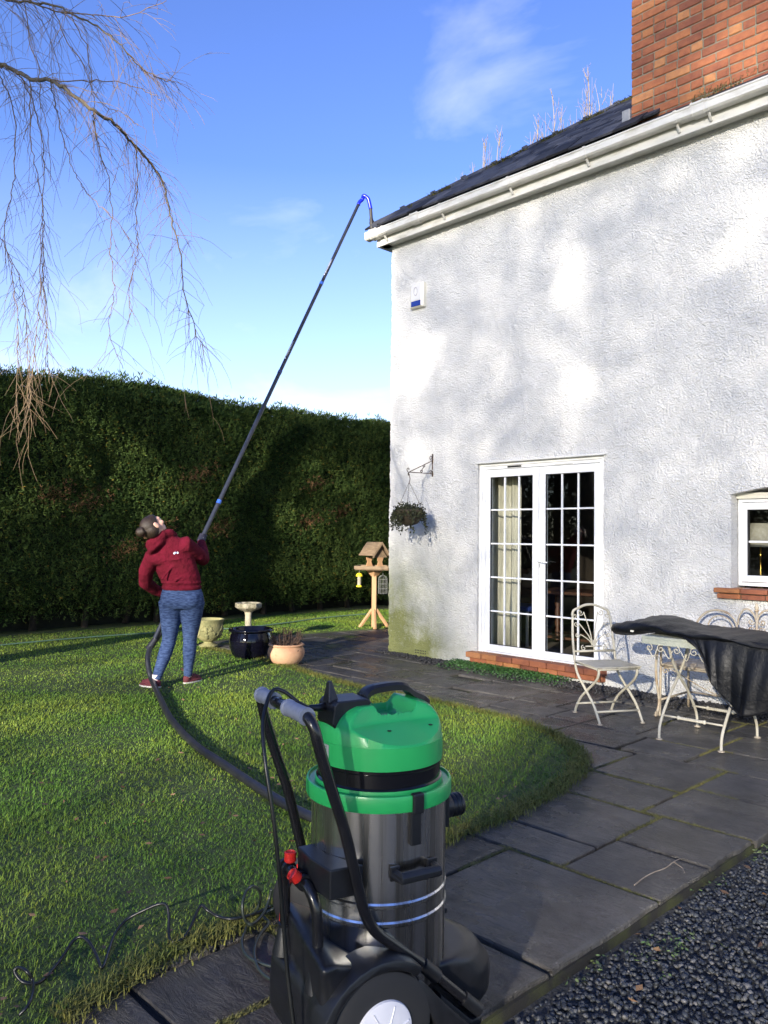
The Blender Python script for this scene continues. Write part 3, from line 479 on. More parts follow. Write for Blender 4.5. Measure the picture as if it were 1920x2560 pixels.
for (x0, x1, g0, g1, side) in ((1.488, 2.197, 1.548, 2.121, 'l'), (2.203, 2.93, 2.282, 2.864, 'r')):
    lf = MB(); y0, y1 = .052, .105; zb, zt = DZ0+.02, DZ1-.074; gz0, gz1 = .262, 2.118
    lf.box((x0, y0, zb), (g0, y1, zt)).box((g1, y0, zb), (x1, y1, zt)).box((g0, y0+.0015, zb), (g1, y1, gz0)).box((g0, y0+.0015, gz1), (g1, y1, zt))
    leaf = lf.build('door', mUPVC, house, bevel=.004)
    gk = MB(); e = .006; gk.box((g0-.002, y0+.012, gz0), (g0+e, y0+.03, gz1)).box((g1-e, y0+.012, gz0), (g1+.002, y0+.03, gz1)).box((g0, y0+.013, gz0-.002), (g1, y0+.03, gz0+e)).box((g0, y0+.013, gz1-e), (g1, y0+.03, gz1+.002)); gk.build('gasket', mBlackGap, leaf)
    pane_grid(leaf, g0, g1, gz0, gz1, 3, ZB, .078)
    if side == 'l':
        for hz_ in (.44, 1.9):
            hg = MB(); hg.box((1.462, .03, hz_-.05), (1.492, .056, hz_+.05)); hg.tube([(1.478, .034, hz_-.055), (1.478, .034, hz_+.055)], .009, 8); hg.build('hinge', mUPVC, leaf, bevel=.002, seg=1)
    else:
        h_ = MB(); h_.box((2.212, .04, 1.10), (2.242, .053, 1.315)); h_.build('handle_plate', mUPVC, leaf, bevel=.003)
        h_ = MB(); h_.tube([(2.222, .05, 1.20), (2.222, .012, 1.20), (2.24, .004, 1.2), (2.345, .004, 1.192)], [.009, .009, .009, .007], 8); h_.build('handle', mUPVC, leaf, True)
        h_ = MB(); h_.box((2.2235, .0385, 1.135), (2.2305, .0402, 1.165)); h_.ell((2.227, .0393, 1.168), (.006, .0012, .006), 8); h_.build('keyhole', mBlackGap, leaf)
for (x0, x1) in ((1.80, 1.98), (2.40, 2.63)):
    vt = MB(); vt.box((x0, .033, DZ1-.061), (x1, .046, DZ1-.043)); vt.build('trickle_vent', mUPVC if x0 > 2 else mBlackGap, dfr, bevel=.002, seg=1)
# doorstep and window sill of separate bricks
mBrick = mat('red_brick', (.36, .125, .055), (.23, .075, .042), 14, .9, .8, 45, rndhue=[(0, (.6, .6, .7)), (.35, (.95, .95, .95)), (.7, (1.05, 1.1, 1)), (.9, (1.2, 1.5, 1.2)), (1, (1.35, 1.8, 1.7))], c3=(.34, .17, .10), world=True, bdist=.006, lo=.3, hi=.75)
mMort = mat('mortar', (.22, .20, .15), (.14, .13, .095), 12, .95, .6, 70)
step = MB(); step.box((1.40, -.03, .045), (3.0, .05, .163)); step = step.build('doorstep', mMort, house)
def brickrow(parent, x0, x1, y0, y1, z0, z1, ln, g, mm=None, name='brick', jitter=.003):
    x = x0
    while x < x1-.03:
        e = min(x+ln*g.uniform(.93, 1.05), x1); e = x1 if x1-e < .07 else e
        b_ = MB(); b_.box((-(e-x)/2+.004, y0+g.uniform(-jitter, jitter), z0+g.uniform(0, .002)), ((e-x)/2-.004, y1, z1-g.uniform(0, .002))); o = b_.build(name, mm or mBrick, parent, bevel=.006, seg=2); o.location.x = (x+e)/2; x = e
brickrow(step, 1.335, 3.045, -.1, .045, .112, .172, .215, gs, jitter=.006); brickrow(step, 1.36, 3.03, -.065, .04, .052, .107, .23, gs, jitter=.004)
sil = MB(); sil.box((4.15, -.03, .94), (5.5, .1, 1.025)); sil = sil.build('window_sill', mMort, house)
brickrow(sil, 4.115, 5.5, -.075, .16, .992, 1.034, .235, gs); brickrow(sil, 4.135, 5.5, -.055, .04, .94, .985, .215, gs)
# small casement window
wn = MB(); y0, y1 = .13, .2; X0, X1, Z0, Z1 = 4.25, 5.42, 1.05, 1.81
wn.box((X0, y0, Z0), (X0+.03, y1, Z1)).box((X1-.03, y0, Z0), (X1, y1, Z1)).box((X0+.03, y0+.001, Z1-.03), (X1-.03, y1, Z1)).box((X0+.03, y0+.001, Z0), (X1-.03, y1, Z0+.03))
win = wn.build('window', mUPVC, house, bevel=.004)
for (sx0, sx1) in ((4.28, 4.81), (4.815, 5.39)):
    sh = MB(); yy = y0-.012; gx0, gx1, gz0, gz1 = sx0+.048, sx1-.048, 1.142, 1.714
    sh.box((sx0, yy, 1.085), (gx0, .18, 1.775)).box((gx1, yy, 1.085), (sx1, .18, 1.775)).box((gx0, yy+.001, 1.085), (gx1, .18, gz0)).box((gx0, yy+.001, gz1), (gx1, .18, 1.775)); sh.build('sash', mUPVC, win, bevel=.006)
    gk = MB(); e = .007; gk.box((gx0-.002, yy+.02, gz0), (gx0+e, .175, gz1)).box((gx0, yy+.021, gz0-.002), (gx1, .175, gz0+.003)).box((gx1-e, yy+.02, gz0), (gx1+.002, .175, gz1)); gk.build('gasket', mBlackGap, win)
    pane_grid(win, gx0, gx1, gz0, gz1, 2, [1.435], .155, .018)
hd = MB(); hd.box((X0-.004, .1, 1.81), (X1, .2, 1.86)); hd.build('window_head_trim', paint_white('head_trim_paint', (.62, .6, .52), .6), house)
# air brick
abk = MB(); abk.box((.46, -.006, .035), (.66, .02, .10)); abo = abk.build('air_brick', mWall, house, bevel=.003)
hl = MB()
for i in range(7):
    for j in range(2): hl.ell((.475+.027*i, -.0065, .055+.028*j), (.008, .004, .009), 8)
hl.build('vent_hole', mBlackGap, abo)
# eaves: soffit, fascia, gutter
sf = MB(); sf.box((-.115, -.118, 5.112), (9, .02, 5.128)).box((-.115, -.118, 5.112), (.02, 6, 5.127)); sf.build('soffit', mGut, house)
fa = MB(); fa.box((-.135, -.14, 5.095), (9, -.118, 5.315)).box((-.135, -.117, 5.096), (-.115, 6, 5.314)); fa.build('fascia', mGut, house, bevel=.004)
prof = [(-.142, 5.285), (-.142, 5.205), (-.155, 5.19), (-.225, 5.19), (-.243, 5.205), (-.243, 5.262), (-.25, 5.27), (-.25, 5.283), (-.235, 5.283), (-.234, 5.268), (-.232, 5.21), (-.222, 5.199), (-.158, 5.199), (-.151, 5.21), (-.151, 5.285)]
def gut(x0, x1, gr=0.0):
    m_ = MB(); cy, cz = -.196, 5.235; P_ = [((y-cy)*(1+gr)+cy, (z-cz)*(1+gr)+cz) for y, z in prof]; n = len(P_)
    m_.add([(x0, y, z) for y, z in P_]+[(x1, y, z) for y, z in P_], [(i, (i+1) % n, n+(i+1) % n, n+i) for i in range(n)]+[tuple(range(n)), tuple(range(2*n-1, n-1, -1))]); return m_
gutter = gut(-.235, 9).build('gutter', mGut, house)
stp = MB(); stp.add([(-.237, y, z) for y, z in ((-.25, 5.283), (-.243, 5.2), (-.225, 5.187), (-.155, 5.187), (-.14, 5.2), (-.14, 5.288))]+[(-.252, y, z) for y, z in ((-.25, 5.283), (-.243, 5.2), (-.225, 5.187), (-.155, 5.187), (-.14, 5.2), (-.14, 5.288))], [(0, 1, 2, 3, 4, 5), (11, 10, 9, 8, 7, 6)]+[(i, (i+1) % 6, 6+(i+1) % 6, 6+i) for i in range(6)]); stp.build('end_cap', mGut, gutter)
for x in GBR:
    k_ = gut(x-.014, x+.014, .10); k_.add(*tube([(x, -.2, 5.185), (x, -.15, 5.13)], .014, 6)); k_.build('bracket', mGut, gutter)
for x in GUN:
    gut(x-.065, x+.065, .16).build('union', mGut, gutter); gut(x-.055, x-.045, .24).build('union_clip', mGut, gutter); gut(x+.045, x+.055, .24).build('union_clip', mGut, gutter)
# roof: deck, slates, hip tiles
PITCH = math.atan(.709); EY, EZ = -.16, 5.325
dk = MB(); ap = 3.16; H0 = EZ+.709*(ap-.0)
dk.add([(EY, EY, EZ), (9, EY, EZ), (9, 3, EZ+3.16*.709), (3, 3, EZ+3.16*.709), (EY, 6.16, EZ), (9, 6.16, EZ)], [(0, 1, 2, 3), (0, 3, 4), (3, 2, 5, 4)]); dk.build('roof', mat('roof_deck', (.02, .021, .025), rough=.8), house)
roof = [o for o in house.children if o.name.startswith('roof')and o.name=='roof'][0]
mSlate = mat('roof_slate', (.02, .022, .03), (.05, .052, .062), 9, .7, .5, 30, rnd=.75, rough2=.8, spec=.3, world=True)
sm_ = MB(); sm_.box((-.122, -.02, 0), (.119, .33, .024)); so_ = sm_.build('slate', mSlate, roof, bevel=.002, seg=1)
ns = 0; cp, spn = math.cos(PITCH), math.sin(PITCH); first = True
for r in range(16):
    s = r*.175; y = EY-.03+s*cp; z = EZ+.012+s*spn
    x = EY+(r % 2)*.125+math.floor(max(0, s*cp-.15)/.25)*.25
    while x < 3.55:
        if x > y-.02 and not (x > 3.4 and y > .1):
            o = so_ if first else inst(so_.data, 'slate', Matrix(), roof); first = False
            o.matrix_basis = Matrix.Translation((x+gs.uniform(-.003, .003), y, z+.004+gs.uniform(0, .004))) @ Matrix.Rotation(PITCH+.05, 4, 'X') @ Matrix.Rotation(gs.uniform(-.012, .012), 4, 'Z'); ns += 1
        x += .25
mTile = mat('hip_tile', (.035, .038, .046), (.06, .062, .068), 6, .5, .4, 40, rnd=.2)
hd_ = Vector((1, 1, .709)).normalized(); hs = Vector((1, -1, 0)).normalized(); hu = hs.cross(hd_).normalized(); hu = hu if hu.z > 0 else -hu
def hiptile(l):
    m_ = MB(); P_ = [(-.125, -.075), (-.03, .035), (0, .045), (.03, .035), (.125, -.075), (.115, -.088), (.025, .018), (0, .026), (-.025, .018), (-.115, -.088)]; n = len(P_)
    for (a, e, k_) in ((0, .06, 1.16), (.05, l, 1.0)):
        m_.add([(a, p*k_, q*k_+.012*(k_ > 1)) for p, q in P_]+[(e, p*k_, q*k_+.012*(k_ > 1)) for p, q in P_], [(i, (i+1) % n, n+(i+1) % n, n+i) for i in range(n)]+[tuple(range(n)), tuple(range(2*n-1, n-1, -1))])
    return m_
ht = hiptile(.44).build('hip_tile', mTile, roof)
for i in range(9):
    o = ht if i == 0 else inst(ht.data, 'hip_tile', Matrix(), roof)
    o.matrix_basis = frame(hd_, hs, hu, Vector((EY-.03, EY-.03, EZ+.035))+hd_*(.43*i)+Vector((0, 0, gs.uniform(-.006, .01))))
P = []
for i in range(2600):
    a = gs.uniform(.2, 3.6); q = Vector((EY, EY, EZ))+hd_*a+Vector((.13+abs(gs.normal(0, .08)), 0, .045)); P.append((q.x, q.y, q.z-.0))
P = np.array(P); P = P[vnoise(P[:, :2], 6, 4) > .45]; V, F = blades(P, rng.uniform(.03, .07, len(P)), rng.uniform(.012, .024, len(P)), rng, 1.3)
kind(bigmesh('roof_moss', V, F, mat('roof_moss', (.06, .065, .015), (.12, .11, .03), 8, .9), roof), 'stuff')
# chimney of separate bricks
ch = MB(); ch.box((3.292, .022, 5.2), (5.3, .9, 8.2)); chm = ch.build('chimney', mMort, house)
z = 5.30; r = 0; g2 = np.random.default_rng(5)
while z < 7.1:
    x = 3.28; k_ = 0; hdr = r % 4 == 3
    while x < 5.25:
        ln = (.118 if hdr or (k_ == 0 and r % 2) else .238)*g2.uniform(.96, 1.04)
        e = min(x+ln, 5.3); dy = g2.uniform(-.004, .004); b_ = MB(); b_.box((-(e-x)/2+.005, .012+dy, -.038), ((e-x)/2-.005, .1, .038))
        o = b_.build('brick', mBrick, chm, bevel=.007, seg=1); o.location = ((x+e)/2, 0, z+.046); o.rotation_euler = (0, g2.uniform(-.006, .006), g2.uniform(-.012, .012)); x = e; k_ += 1
    z += .087; r += 1
lf_ = MB(); lf_.box((3.2, -.02, 5.3), (3.288, .5, 5.62)).box((3.2, -.03, 5.30), (5.3, .02, 5.37)); lf_.build('lead_flashing', mat('lead', (.14, .15, .17), (.22, .23, .25), 8, .5), house, bevel=.01)
P = np.stack([g2.uniform(3.3, 4.9, 2600), np.full(2600, .004), 5.38+np.abs(g2.normal(0, .05, 2600))+.04*np.sin(g2.uniform(3.3, 4.9, 2600)*4)], 1); P = P[(vnoise(P[:, [0, 2]], 7, 3) > .4) & (P[:, 0] > 3.9)]
V, F = blades(P, g2.uniform(.008, .02, len(P)), g2.uniform(.006, .012, len(P)), rng, 1.5)
kind(bigmesh('brick_moss', V, F, mat('brick_moss', (.13, .12, .05), (.2, .17, .08), 8, .9), chm), 'stuff')

# ------------------------------------------------------------------ things on and behind the wall
ab = thing('alarm_box', 'white burglar alarm box with a blue lens high on the house wall', 'alarm box', (.48, 0, 4.375))
mAl = paint_white('alarm_plastic', (.62, .6, .52), .4, (.55, .52, .44))
q = MB(); q.add([(-.118, .005, -.155), (.118, .005, -.155), (.118, .005, .155), (-.118, .005, .155), (-.112, -.04, -.15), (.112, -.04, -.15), (.112, -.04, .15), (-.112, -.04, .15), (-.075, -.062, -.135), (.075, -.062, -.135), (.075, -.062, .14), (-.075, -.062, .14)], [(0, 1, 2, 3), (0, 4, 5, 1), (1, 5, 6, 2), (2, 6, 7, 3), (3, 7, 4, 0), (4, 8, 9, 5), (5, 9, 10, 6), (6, 10, 11, 7), (7, 11, 8, 4), (8, 11, 10, 9)]); q.build('body', mAl, ab, bevel=.006)
q = MB(); q.box((-.078, -.0655, -.135), (.078, -.055, -.068)); q.build('lens', mat('blue_lens', (.01, .03, .22), rough=.15), ab, bevel=.004)
q = MB(); q.box((-.076, -.0645, -.062), (.076, -.058, .138)); q.build('front_plate', mat('alarm_front', (.55, .55, .56), rough=.4), ab, bevel=.003)
q = MB(); q.tube([(.036*math.cos(2*math.pi*i/24)*.8, -.0655, .045+.05*math.sin(2*math.pi*i/24)) for i in range(25)], .0045, 6); q.build('emblem', mat('emblem_grey', (.3, .3, .33), rough=.5), ab)
# hanging basket bracket
mIron = mat('brown_iron', (.05, .035, .025), (.09, .05, .03), 30, .6)
br = thing('basket_bracket', 'scrolled iron wall bracket holding the hanging basket', 'bracket', (.727, 0, 2.19))
q = MB(); q.box((-.008, -.008, -.03), (.008, .004, .24)); q.build('back_plate', mIron, br)
q = MB(); q.tube([(0, -.006, .005), (0, -.40, .0)], .005, 6).tube([(0, -.006, .16), (0, -.395, .005)], .005, 6); q.build('arm', mIron, br)
Yv, Zv = (0, -1, 0), (0, 0, 1)
for (c, r0, st, tn) in (((0, -.03, .195), .03, -1.5, 1.1), ((0, -.03, .03), .025, -1.5, 1.1), ((0, -.415, .03), .03, -1.6, .9), ((0, -.405, -.025), .022, 1.6, -.9), ((0, -.2, .025), .022, 2.5, 1.1), ((0, -.15, .085), .02, -.6, 1.1)):
    q = MB(); q.tube(spiral(c, r0, tn, st, Yv, Zv), .0045, 6); q.build('scroll', mIron, br, True)
q = MB(); q.tube([(0, -.2, .03), (0, -.15, .08)], .0045, 6); q.build('brace', mIron, br)
hb = thing('hanging_basket', 'hanging basket of straggly dying foliage on three chains', 'basket', (.727, -.4, 1.74))
q = MB(); q.tube(smooth_path([(0, 0, .33), (.012, 0, .37), (.0, 0, .41), (-.012, 0, .43), (0, 0, .445)], 5), .004, 6); q.build('hook', mIron, hb)
for k in range(3):
    a = k*2.094+.4; q = MB(); e = Vector((.165*math.cos(a), .165*math.sin(a), .02)); s0 = Vector((0, 0, .335)); n = 26
    for i in range(n):
        p0 = s0.lerp(e, i/n); p1 = s0.lerp(e, (i+.8)/n); q.tube([p0, p1], .0032 if i % 2 else .0022, 5)
    q.build('chain', mIron, hb)
q = MB(); q.lathe([(.03, -.17), (.1, -.145), (.15, -.08), (.17, 0), (.165, .01), (.12, .02), (.01, .03)], 20); q.build('basket', mat('coir_liner', (.035, .025, .015), (.06, .045, .025), 40, .95, 1, 60), hb, True)
g3 = np.random.default_rng(21); n = 1500; th = g3.uniform(0, 2*np.pi, n); rr_ = .19*np.sqrt(g3.random(n)); P = np.stack([rr_*np.cos(th), rr_*np.sin(th), .03+g3.normal(0, .035, n)-.06*(rr_/.19)**2], 1)
tr_ = []
for k in range(26):
    a = g3.uniform(0, 6.28); l = g3.uniform(.1, .27); r0 = .17
    for i in range(26): f_ = g3.random(); tr_.append((math.cos(a)*(r0+.04*f_)+g3.normal(0, .012), math.sin(a)*(r0+.04*f_)+g3.normal(0, .012), .0-l*f_))
P = np.concatenate([P, np.array(tr_)]); V, F = leafy(P, g3.uniform(.02, .045, len(P)), g3); bigmesh('foliage', V, F, mat('withered_leaf', (.02, .024, .01), (.045, .05, .018), 20, .8, rnd=.6, island=True), hb)
# indoors
cu = []; n = 60; g4 = np.random.default_rng(2)
for i in range(n+1):
    u = i/n; x = 1.21+.52*u; y = .36+.035*math.sin(u*34)+.018*math.sin(u*71+1)
    cu.append((x, y))
V = [(x-(.02*math.sin(z*2) if z < 1 else 0), y, z) for z in (.18, .6, 1.0, 1.5, 2.2) for x, y in cu]; q = MB(); q.add(V, [(j*(n+1)+i, j*(n+1)+i+1, (j+1)*(n+1)+i+1, (j+1)*(n+1)+i) for j in range(4) for i in range(n)])
o = q.build('curtain', mat('cream_curtain', (.62, .58, .47), (.5, .46, .36), 5, .9, stretch=(6, 6, 1)), None, True); tag(o, 'cream floor-length curtain behind the left french door', 'curtain'); sd = o.modifiers.new('s', 'SOLIDIFY'); sd.thickness = .004
mWood = mat('dark_wood', (.07, .03, .015), (.12, .05, .025), 6, .45, stretch=(1, 1, 6))
tt = thing('indoor_table', 'dark wooden table with turned legs seen through the right french door', 'table', (1.95, 1.2, .17))
q = MB(); q.box((-.5, -.3, .62), (.5, .3, .66)); q.build('tabletop', mWood, tt, bevel=.006)
for sx in (-1, 1):
    for sy in (-1, 1):
        q = MB(); q.lathe([(.03, 0), (.035, .04), (.02, .07), (.038, .12), (.02, .17), (.036, .24), (.02, .29), (.036, .36), (.02, .42), (.038, .48), (.03, .52), (.035, .62)], 12, (sx*.42, sy*.22, 0)); q.build('leg', mWood, tt, True)
q = MB(); q.box((-.42, -.23, .1), (.42, -.2, .13)).box((-.42, .2, .1), (.42, .23, .13)); q.build('stretcher', mWood, tt, bevel=.004)
ic = thing('indoor_chair', 'white framed chair with a blue cushion seen behind the left french door', 'chair', (1.36, .95, .17))
q = MB()
for sx in (-.19, .19):
    for sy in (-.19, .19): q.tube([(sx, sy, 0), (sx, sy, .42)], .018, 8)
q.build('leg', mat('chair_white', (.5, .48, .44), rough=.5), ic); q = MB(); q.box((-.22, -.22, .4), (.22, .22, .47)); q.build('cushion', mat('blue_cloth', (.015, .04, .22), rough=.9), ic, bevel=.03)
q = MB(); q.box((-.2, .19, .45), (.2, .22, .9)); q.build('backrest', mWood, ic, bevel=.01)
tl = thing('table_lamp', 'brass table lamp with a cream pleated shade inside the small window', 'lamp', (4.33, .42, 1.0))
q = MB(); q.lathe([(.06, 0), (.06, .015), (.02, .04), (.012, .08), (.022, .1), (.012, .13), (.018, .16), (.009, .2), (.009, .3), (.02, .315), (.008, .33), (.008, .42)], 16); q.build('base', mat('brass', (.5, .32, .08), rough=.25, metal=1), tl, True)
q = MB(); q.lathe([(.135, .39), (.085, .6), (.083, .6), (.133, .391)], 28); q.build('lamp_shade', mat('shade_cloth', (.5, .46, .38), (.42, .38, .3), 30, .9), tl, True)
q = MB(); q.box((4.2, .3, .94), (5.2, .62, 1.0)); tag(q.build('side_table', mWood, None, bevel=.005), 'dark wooden table top under the brass lamp inside the small window', 'table')
# ------------------------------------------------------------------ patio furniture
mIvory = mat('flaking_cream_paint', (.50, .47, .38), (.42, .38, .28), 14, .55, .3, 60, lo=.45, hi=.7, c3=(.22, .13, .07))
mRust = mat('rusty_cream_paint', (.46, .40, .30), (.34, .25, .16), 16, .65, .4, 60, lo=.42, hi=.66, c3=(.16, .08, .04))
ch_ = thing('folding_chair', 'cream folding metal bistro chair with a scrolled back beside the french doors', 'chair', (3.72, -1.16, 0), math.atan2(-.51, .86))
# local x = forwards, y = chair's left
SW = .185
def cpath(P, n=6): return smooth_path(P, n)
for sy in (-1, 1):
    y = sy*SW
    q = MB(); q.tube(cpath([(-.265, y*.93, .80), (-.235, y, .62), (-.20, y, .45), (-.15, y, .34), (-.01, y, .235), (.12, y, .14), (.20, y, .045), (.225, y, .008)]), .0105, 8, flat=.75); q.build('back_leg', mIvory, ch_, True)
    y = sy*(SW-.018)
    q = MB(); q.tube(cpath([(.17, y, .415), (.172, y, .385), (.13, y, .325), (.0, y, .235), (-.12, y, .15), (-.2, y, .06), (-.225, y, .008)]), .0105, 8, flat=.75); q.build('front_leg', mIvory, ch_, True)
    for x in (.226, -.226):
        q = MB(); q.lathe([(.012, 0), (.02, .003), (.02, .008), (.011, .014)], 10, (x, sy*SW if x > 0 else y, 0)); q.build('foot', mRust, ch_)
def bz(u, y): # point on the sloping back plane, u = height
    return (-.20-.205*(u-.45)+ (0 if u > .45 else 0), y, u)
q = MB(); q.tube(cpath([bz(.80, -SW*.93), bz(.84, -SW*.85), bz(.862, -SW*.6), bz(.885, -.05), bz(.89, 0), bz(.885, .05), bz(.862, SW*.6), bz(.84, SW*.85), bz(.80, SW*.93)]), .011, 8); q.build('top_rail', mIvory, ch_, True)
q = MB(); q.tube([bz(.51, -SW), bz(.51, SW)], .0095, 8); q.build('lower_rail', mIvory, ch_, True)
ax, ay = Vector((0, 1, 0)), (Vector(bz(.9, 0))-Vector(bz(.5, 0))).normalized()
q = MB()
for s in (-1, 1):
    for (u0, y0, um, ym, u1, y1, r0, d) in ((.555, .01, .70, .03, .83, .075, .028, 1), (.555, .012, .69, .08, .735, .125, .024, 1), (.555, .014, .63, .085, .645, .125, .022, 1)):
        q.tube(cpath([bz(u0, s*y0), bz((u0+um)/2, s*(y0+.3*(ym-y0))), bz(um, s*ym), bz(u1, s*(y1-.01))]), .0048, 6)
        q.tube(spiral(bz(u1-r0*.2, s*(y1+r0*.7)), r0, 1.25*s, math.pi if s > 0 else 0, ax, ay), .0042, 6)
    q.tube(spiral(bz(.80, s*.15), .022, -1.1*s, 0 if s > 0 else math.pi, ax, ay), .004, 6)
    q.tube(spiral(bz(.535, s*.095), .024, -1.2*s, math.pi/2, ax, ay), .0045, 6)
q.tube([bz(.548, -.075), bz(.548, .075)], .0055, 6).tube([bz(.51, 0), bz(.60, 0)], .006, 6); q.build('scrollwork', mIvory, ch_, True)
for i in range(7):
    x = -.175+.053*i; q = MB(); q.box((x, -SW-.012, .432), (x+.049, SW+.012, .442)); q.build('seat_slat', mIvory, ch_, bevel=.002, seg=1)
q = MB(); q.tube([(-.18, -SW, .424), (.18, -SW, .424)], .008, 6).tube([(-.18, SW, .424), (.18, SW, .424)], .008, 6).tube([(.17, -SW, .418), (.17, SW, .418)], .008, 6); q.build('seat_frame', mIvory, ch_, True)
for x, z in ((.165, .09), (-.165, .09)):
    q = MB(); q.tube([(x, -SW, z), (x, SW, z)], .0085, 8); q.build('stretcher', mIvory, ch_, True)
# folding table under the cover
ta = thing('folding_table', 'cream folding metal table with crossed legs and rope-twist stretchers under a black cover', 'table', (4.55, -1.2, 0))
q = MB(); q.box((-.37, -.26, .715), (.42, .30, .735)).box((-.37, -.26, .675), (.42, -.252, .715)).box((-.37, -.26, .675), (-.362, .3, .715)); q.build('tabletop', mat('green_cream_paint', (.46, .47, .38), (.36, .38, .30), 10, .6, .4, 50), ta, bevel=.003)
for x in (-.21, .24):
    for (xa, ya, yb) in ((x, -.30, .2), (x+.014, .29, -.2)):
        q = MB(); q.tube(cpath([(xa, ya, .006), (xa, ya*.93, .12), (xa, ya*.45, .30), (xa, 0 if ya < 0 else .0, .42), (xa, yb*.62, .56), (xa, yb, .71)]), .0105, 8); q.build('leg', mIvory, ta, True)
        q = MB(); q.lathe([(.013, 0), (.024, .003), (.022, .009), (.012, .014)], 10, (xa, ya, 0)); q.build('foot', mRust, ta)
for y in (-.282, .272):
    q = MB(); z = .17; yy = y*.87; q.tube([(-.21, yy, z), (-.09, yy, z)], .007, 8).tube([(.1, yy, z), (.25, yy, z)], .007, 8)
    for k in range(3): q.tube([(-.09+.19*i/40, yy+.0065*math.cos(i*.62+k*2.094), z+.0065*math.sin(i*.62+k*2.094)) for i in range(41)], .0058, 6)
    for x in (-.09, .1): q.ell((x, yy, z), (.013, .016, .016), 10)
    q.build('stretcher', mIvory, ta, True)
q = MB(); Xa, Za = (1, 0, 0), (0, 0, 1)
for i, x in enumerate((-.31, -.22, -.1, .03, .16, .3)):
    q.tube(spiral((x, -.257, .65), .03, 1.3*(1 if i % 2 else -1), math.pi/2, Xa, Za), .0045, 6)
    if i: q.tube(cpath([(x-.03, -.257, .645), (x-.055, -.257, .585), (x-.1, -.257, .65)], 6), .0045, 6)
q.build('scrollwork', mIvory, ta, True)
# bench behind the table
be = thing('garden_bench', 'rusty cream iron garden bench with arched scroll back against the house wall', 'bench', (4.53, -.24, 0))
for sx in (-1, 1):
    x = sx*.56
    q = MB(); q.tube([(x, 0, 0), (x, 0, .45), (x, .03, .74)], .011, 8); q.build('back_leg', mRust, be, True)
    q = MB(); q.tube(cpath([(x, -.52, .0), (x, -.515, .1), (x, -.50, .42), (x, -.49, .60)]), .0105, 8); q.build('front_leg', mRust, be, True)
    q = MB(); q.tube(cpath([(x, .01, .66), (x, -.25, .67), (x, -.45, .64), (x, -.52, .6), (x, -.58, .45), (x, -.575, .3), (x, -.53, .13), (x, -.56, .04), (x, -.6, .012)]), .011, 8); q.tube(spiral((x, -.54, .625), .03, 1.2, 0, (0, 1, 0), Za), .006, 6).tube(spiral((x, -.575, .03), .028, -1.1, 0, (0, 1, 0), Za), .006, 6); q.build('armrest', mRust, be, True)
    q = MB(); q.tube([(x, 0, .13), (x, -.51, .13)], .009, 6); q.build('side_stretcher', mRust, be, True)
q = MB(); q.tube([(-.56, 0, .13), (.56, 0, .13)], .009, 6); q.build('stretcher', mRust, be, True)
q = MB(); q.tube([(-.56, -.5, .405), (.56, -.5, .405)], .009, 6).tube([(-.56, 0, .405), (.56, 0, .405)], .009, 6).tube([(-.56, 0, .405), (-.56, -.5, .405)], .009, 6).tube([(.56, 0, .405), (.56, -.5, .405)], .009, 6); q.build('seat_frame', mRust, be, True)
for i in range(8):
    y = -.505+.062*i; q = MB(); q.box((-.565, y, .415), (.565, y+.055, .424)); q.build('seat_slat', mRust, be, bevel=.002, seg=1)
q = MB(); yb = .045
def arch(cx, cz, r, a0=0, a1=math.pi, n=16, sc=1.0): return [(cx+r*math.cos(a0+(a1-a0)*i/n), yb, cz+sc*r*math.sin(a0+(a1-a0)*i/n)) for i in range(n+1)]
for s in (-1, 1):
    q.tube(cpath([(s*.56, yb, .62), (s*.53, yb, .68), (s*.47, yb, .78), (s*.40, yb, .835), (s*.31, yb, .85), (s*.22, yb, .82), (s*.165, yb, .74), (s*.15, yb, .62), (s*.15, yb, .45)], 6), .0095, 8)
    q.tube(arch(s*.30, .70, .105), .006, 6).tube([(s*.405, yb, .70), (s*.405, yb, .45)], .006, 6)
    q.tube(cpath([(s*.15, yb, .74), (s*.145, yb, .80), (s*.11, yb, .865), (s*.065, yb, .875), (s*.02, yb, .83), (0, yb, .76)], 6), .0085, 8)
    for (cx, cz, st, tn) in ((s*.045, .775, 0 if s < 0 else math.pi, 1.2*s), (s*.045, .705, 0 if s < 0 else math.pi, -1.2*s), (s*.27, .69, 0, 1.2), (s*.33, .69, math.pi, -1.2), (s*.09, .55, 0, 1.2), (s*.28, .5, 0, -1.2), (s*.45, .52, 0, 1.2)):
        q.tube(spiral((cx, yb, cz), .028, tn, st, Xa, Za), .005, 6)
    q.tube(arch(s*.09, .55, .055, math.pi, 2*math.pi), .005, 6)
q.tube([(0, yb, .43), (0, yb, .86)], .011, 8).tube([(-.56, yb, .445), (.56, yb, .445)], .008, 6)
q.lathe([(.012, .86), (.022, .87), (.012, .88), (.02, .895), (.01, .91), (.014, .92), (.002, .935)], 10, (0, yb, 0)); q.build('backrest', mRust, be, True)
q = MB()
for s in (-1, 1):
    q.tube(cpath([(s*.5, -.5, .4), (s*.38, -.5, .35), (s*.2, -.5, .27), (s*.08, -.5, .24), (s*.02, -.5, .3), (s*.06, -.5, .36)], 6), .005, 6).tube(spiral((s*.13, -.5, .35), .035, 1.2*s, 0, Xa, Za), .005, 6).tube(spiral((s*.52, -.5, .37), .03, -1.2*s, 0, Xa, Za), .005, 6)
q.build('apron_scroll', mRust, be, True)
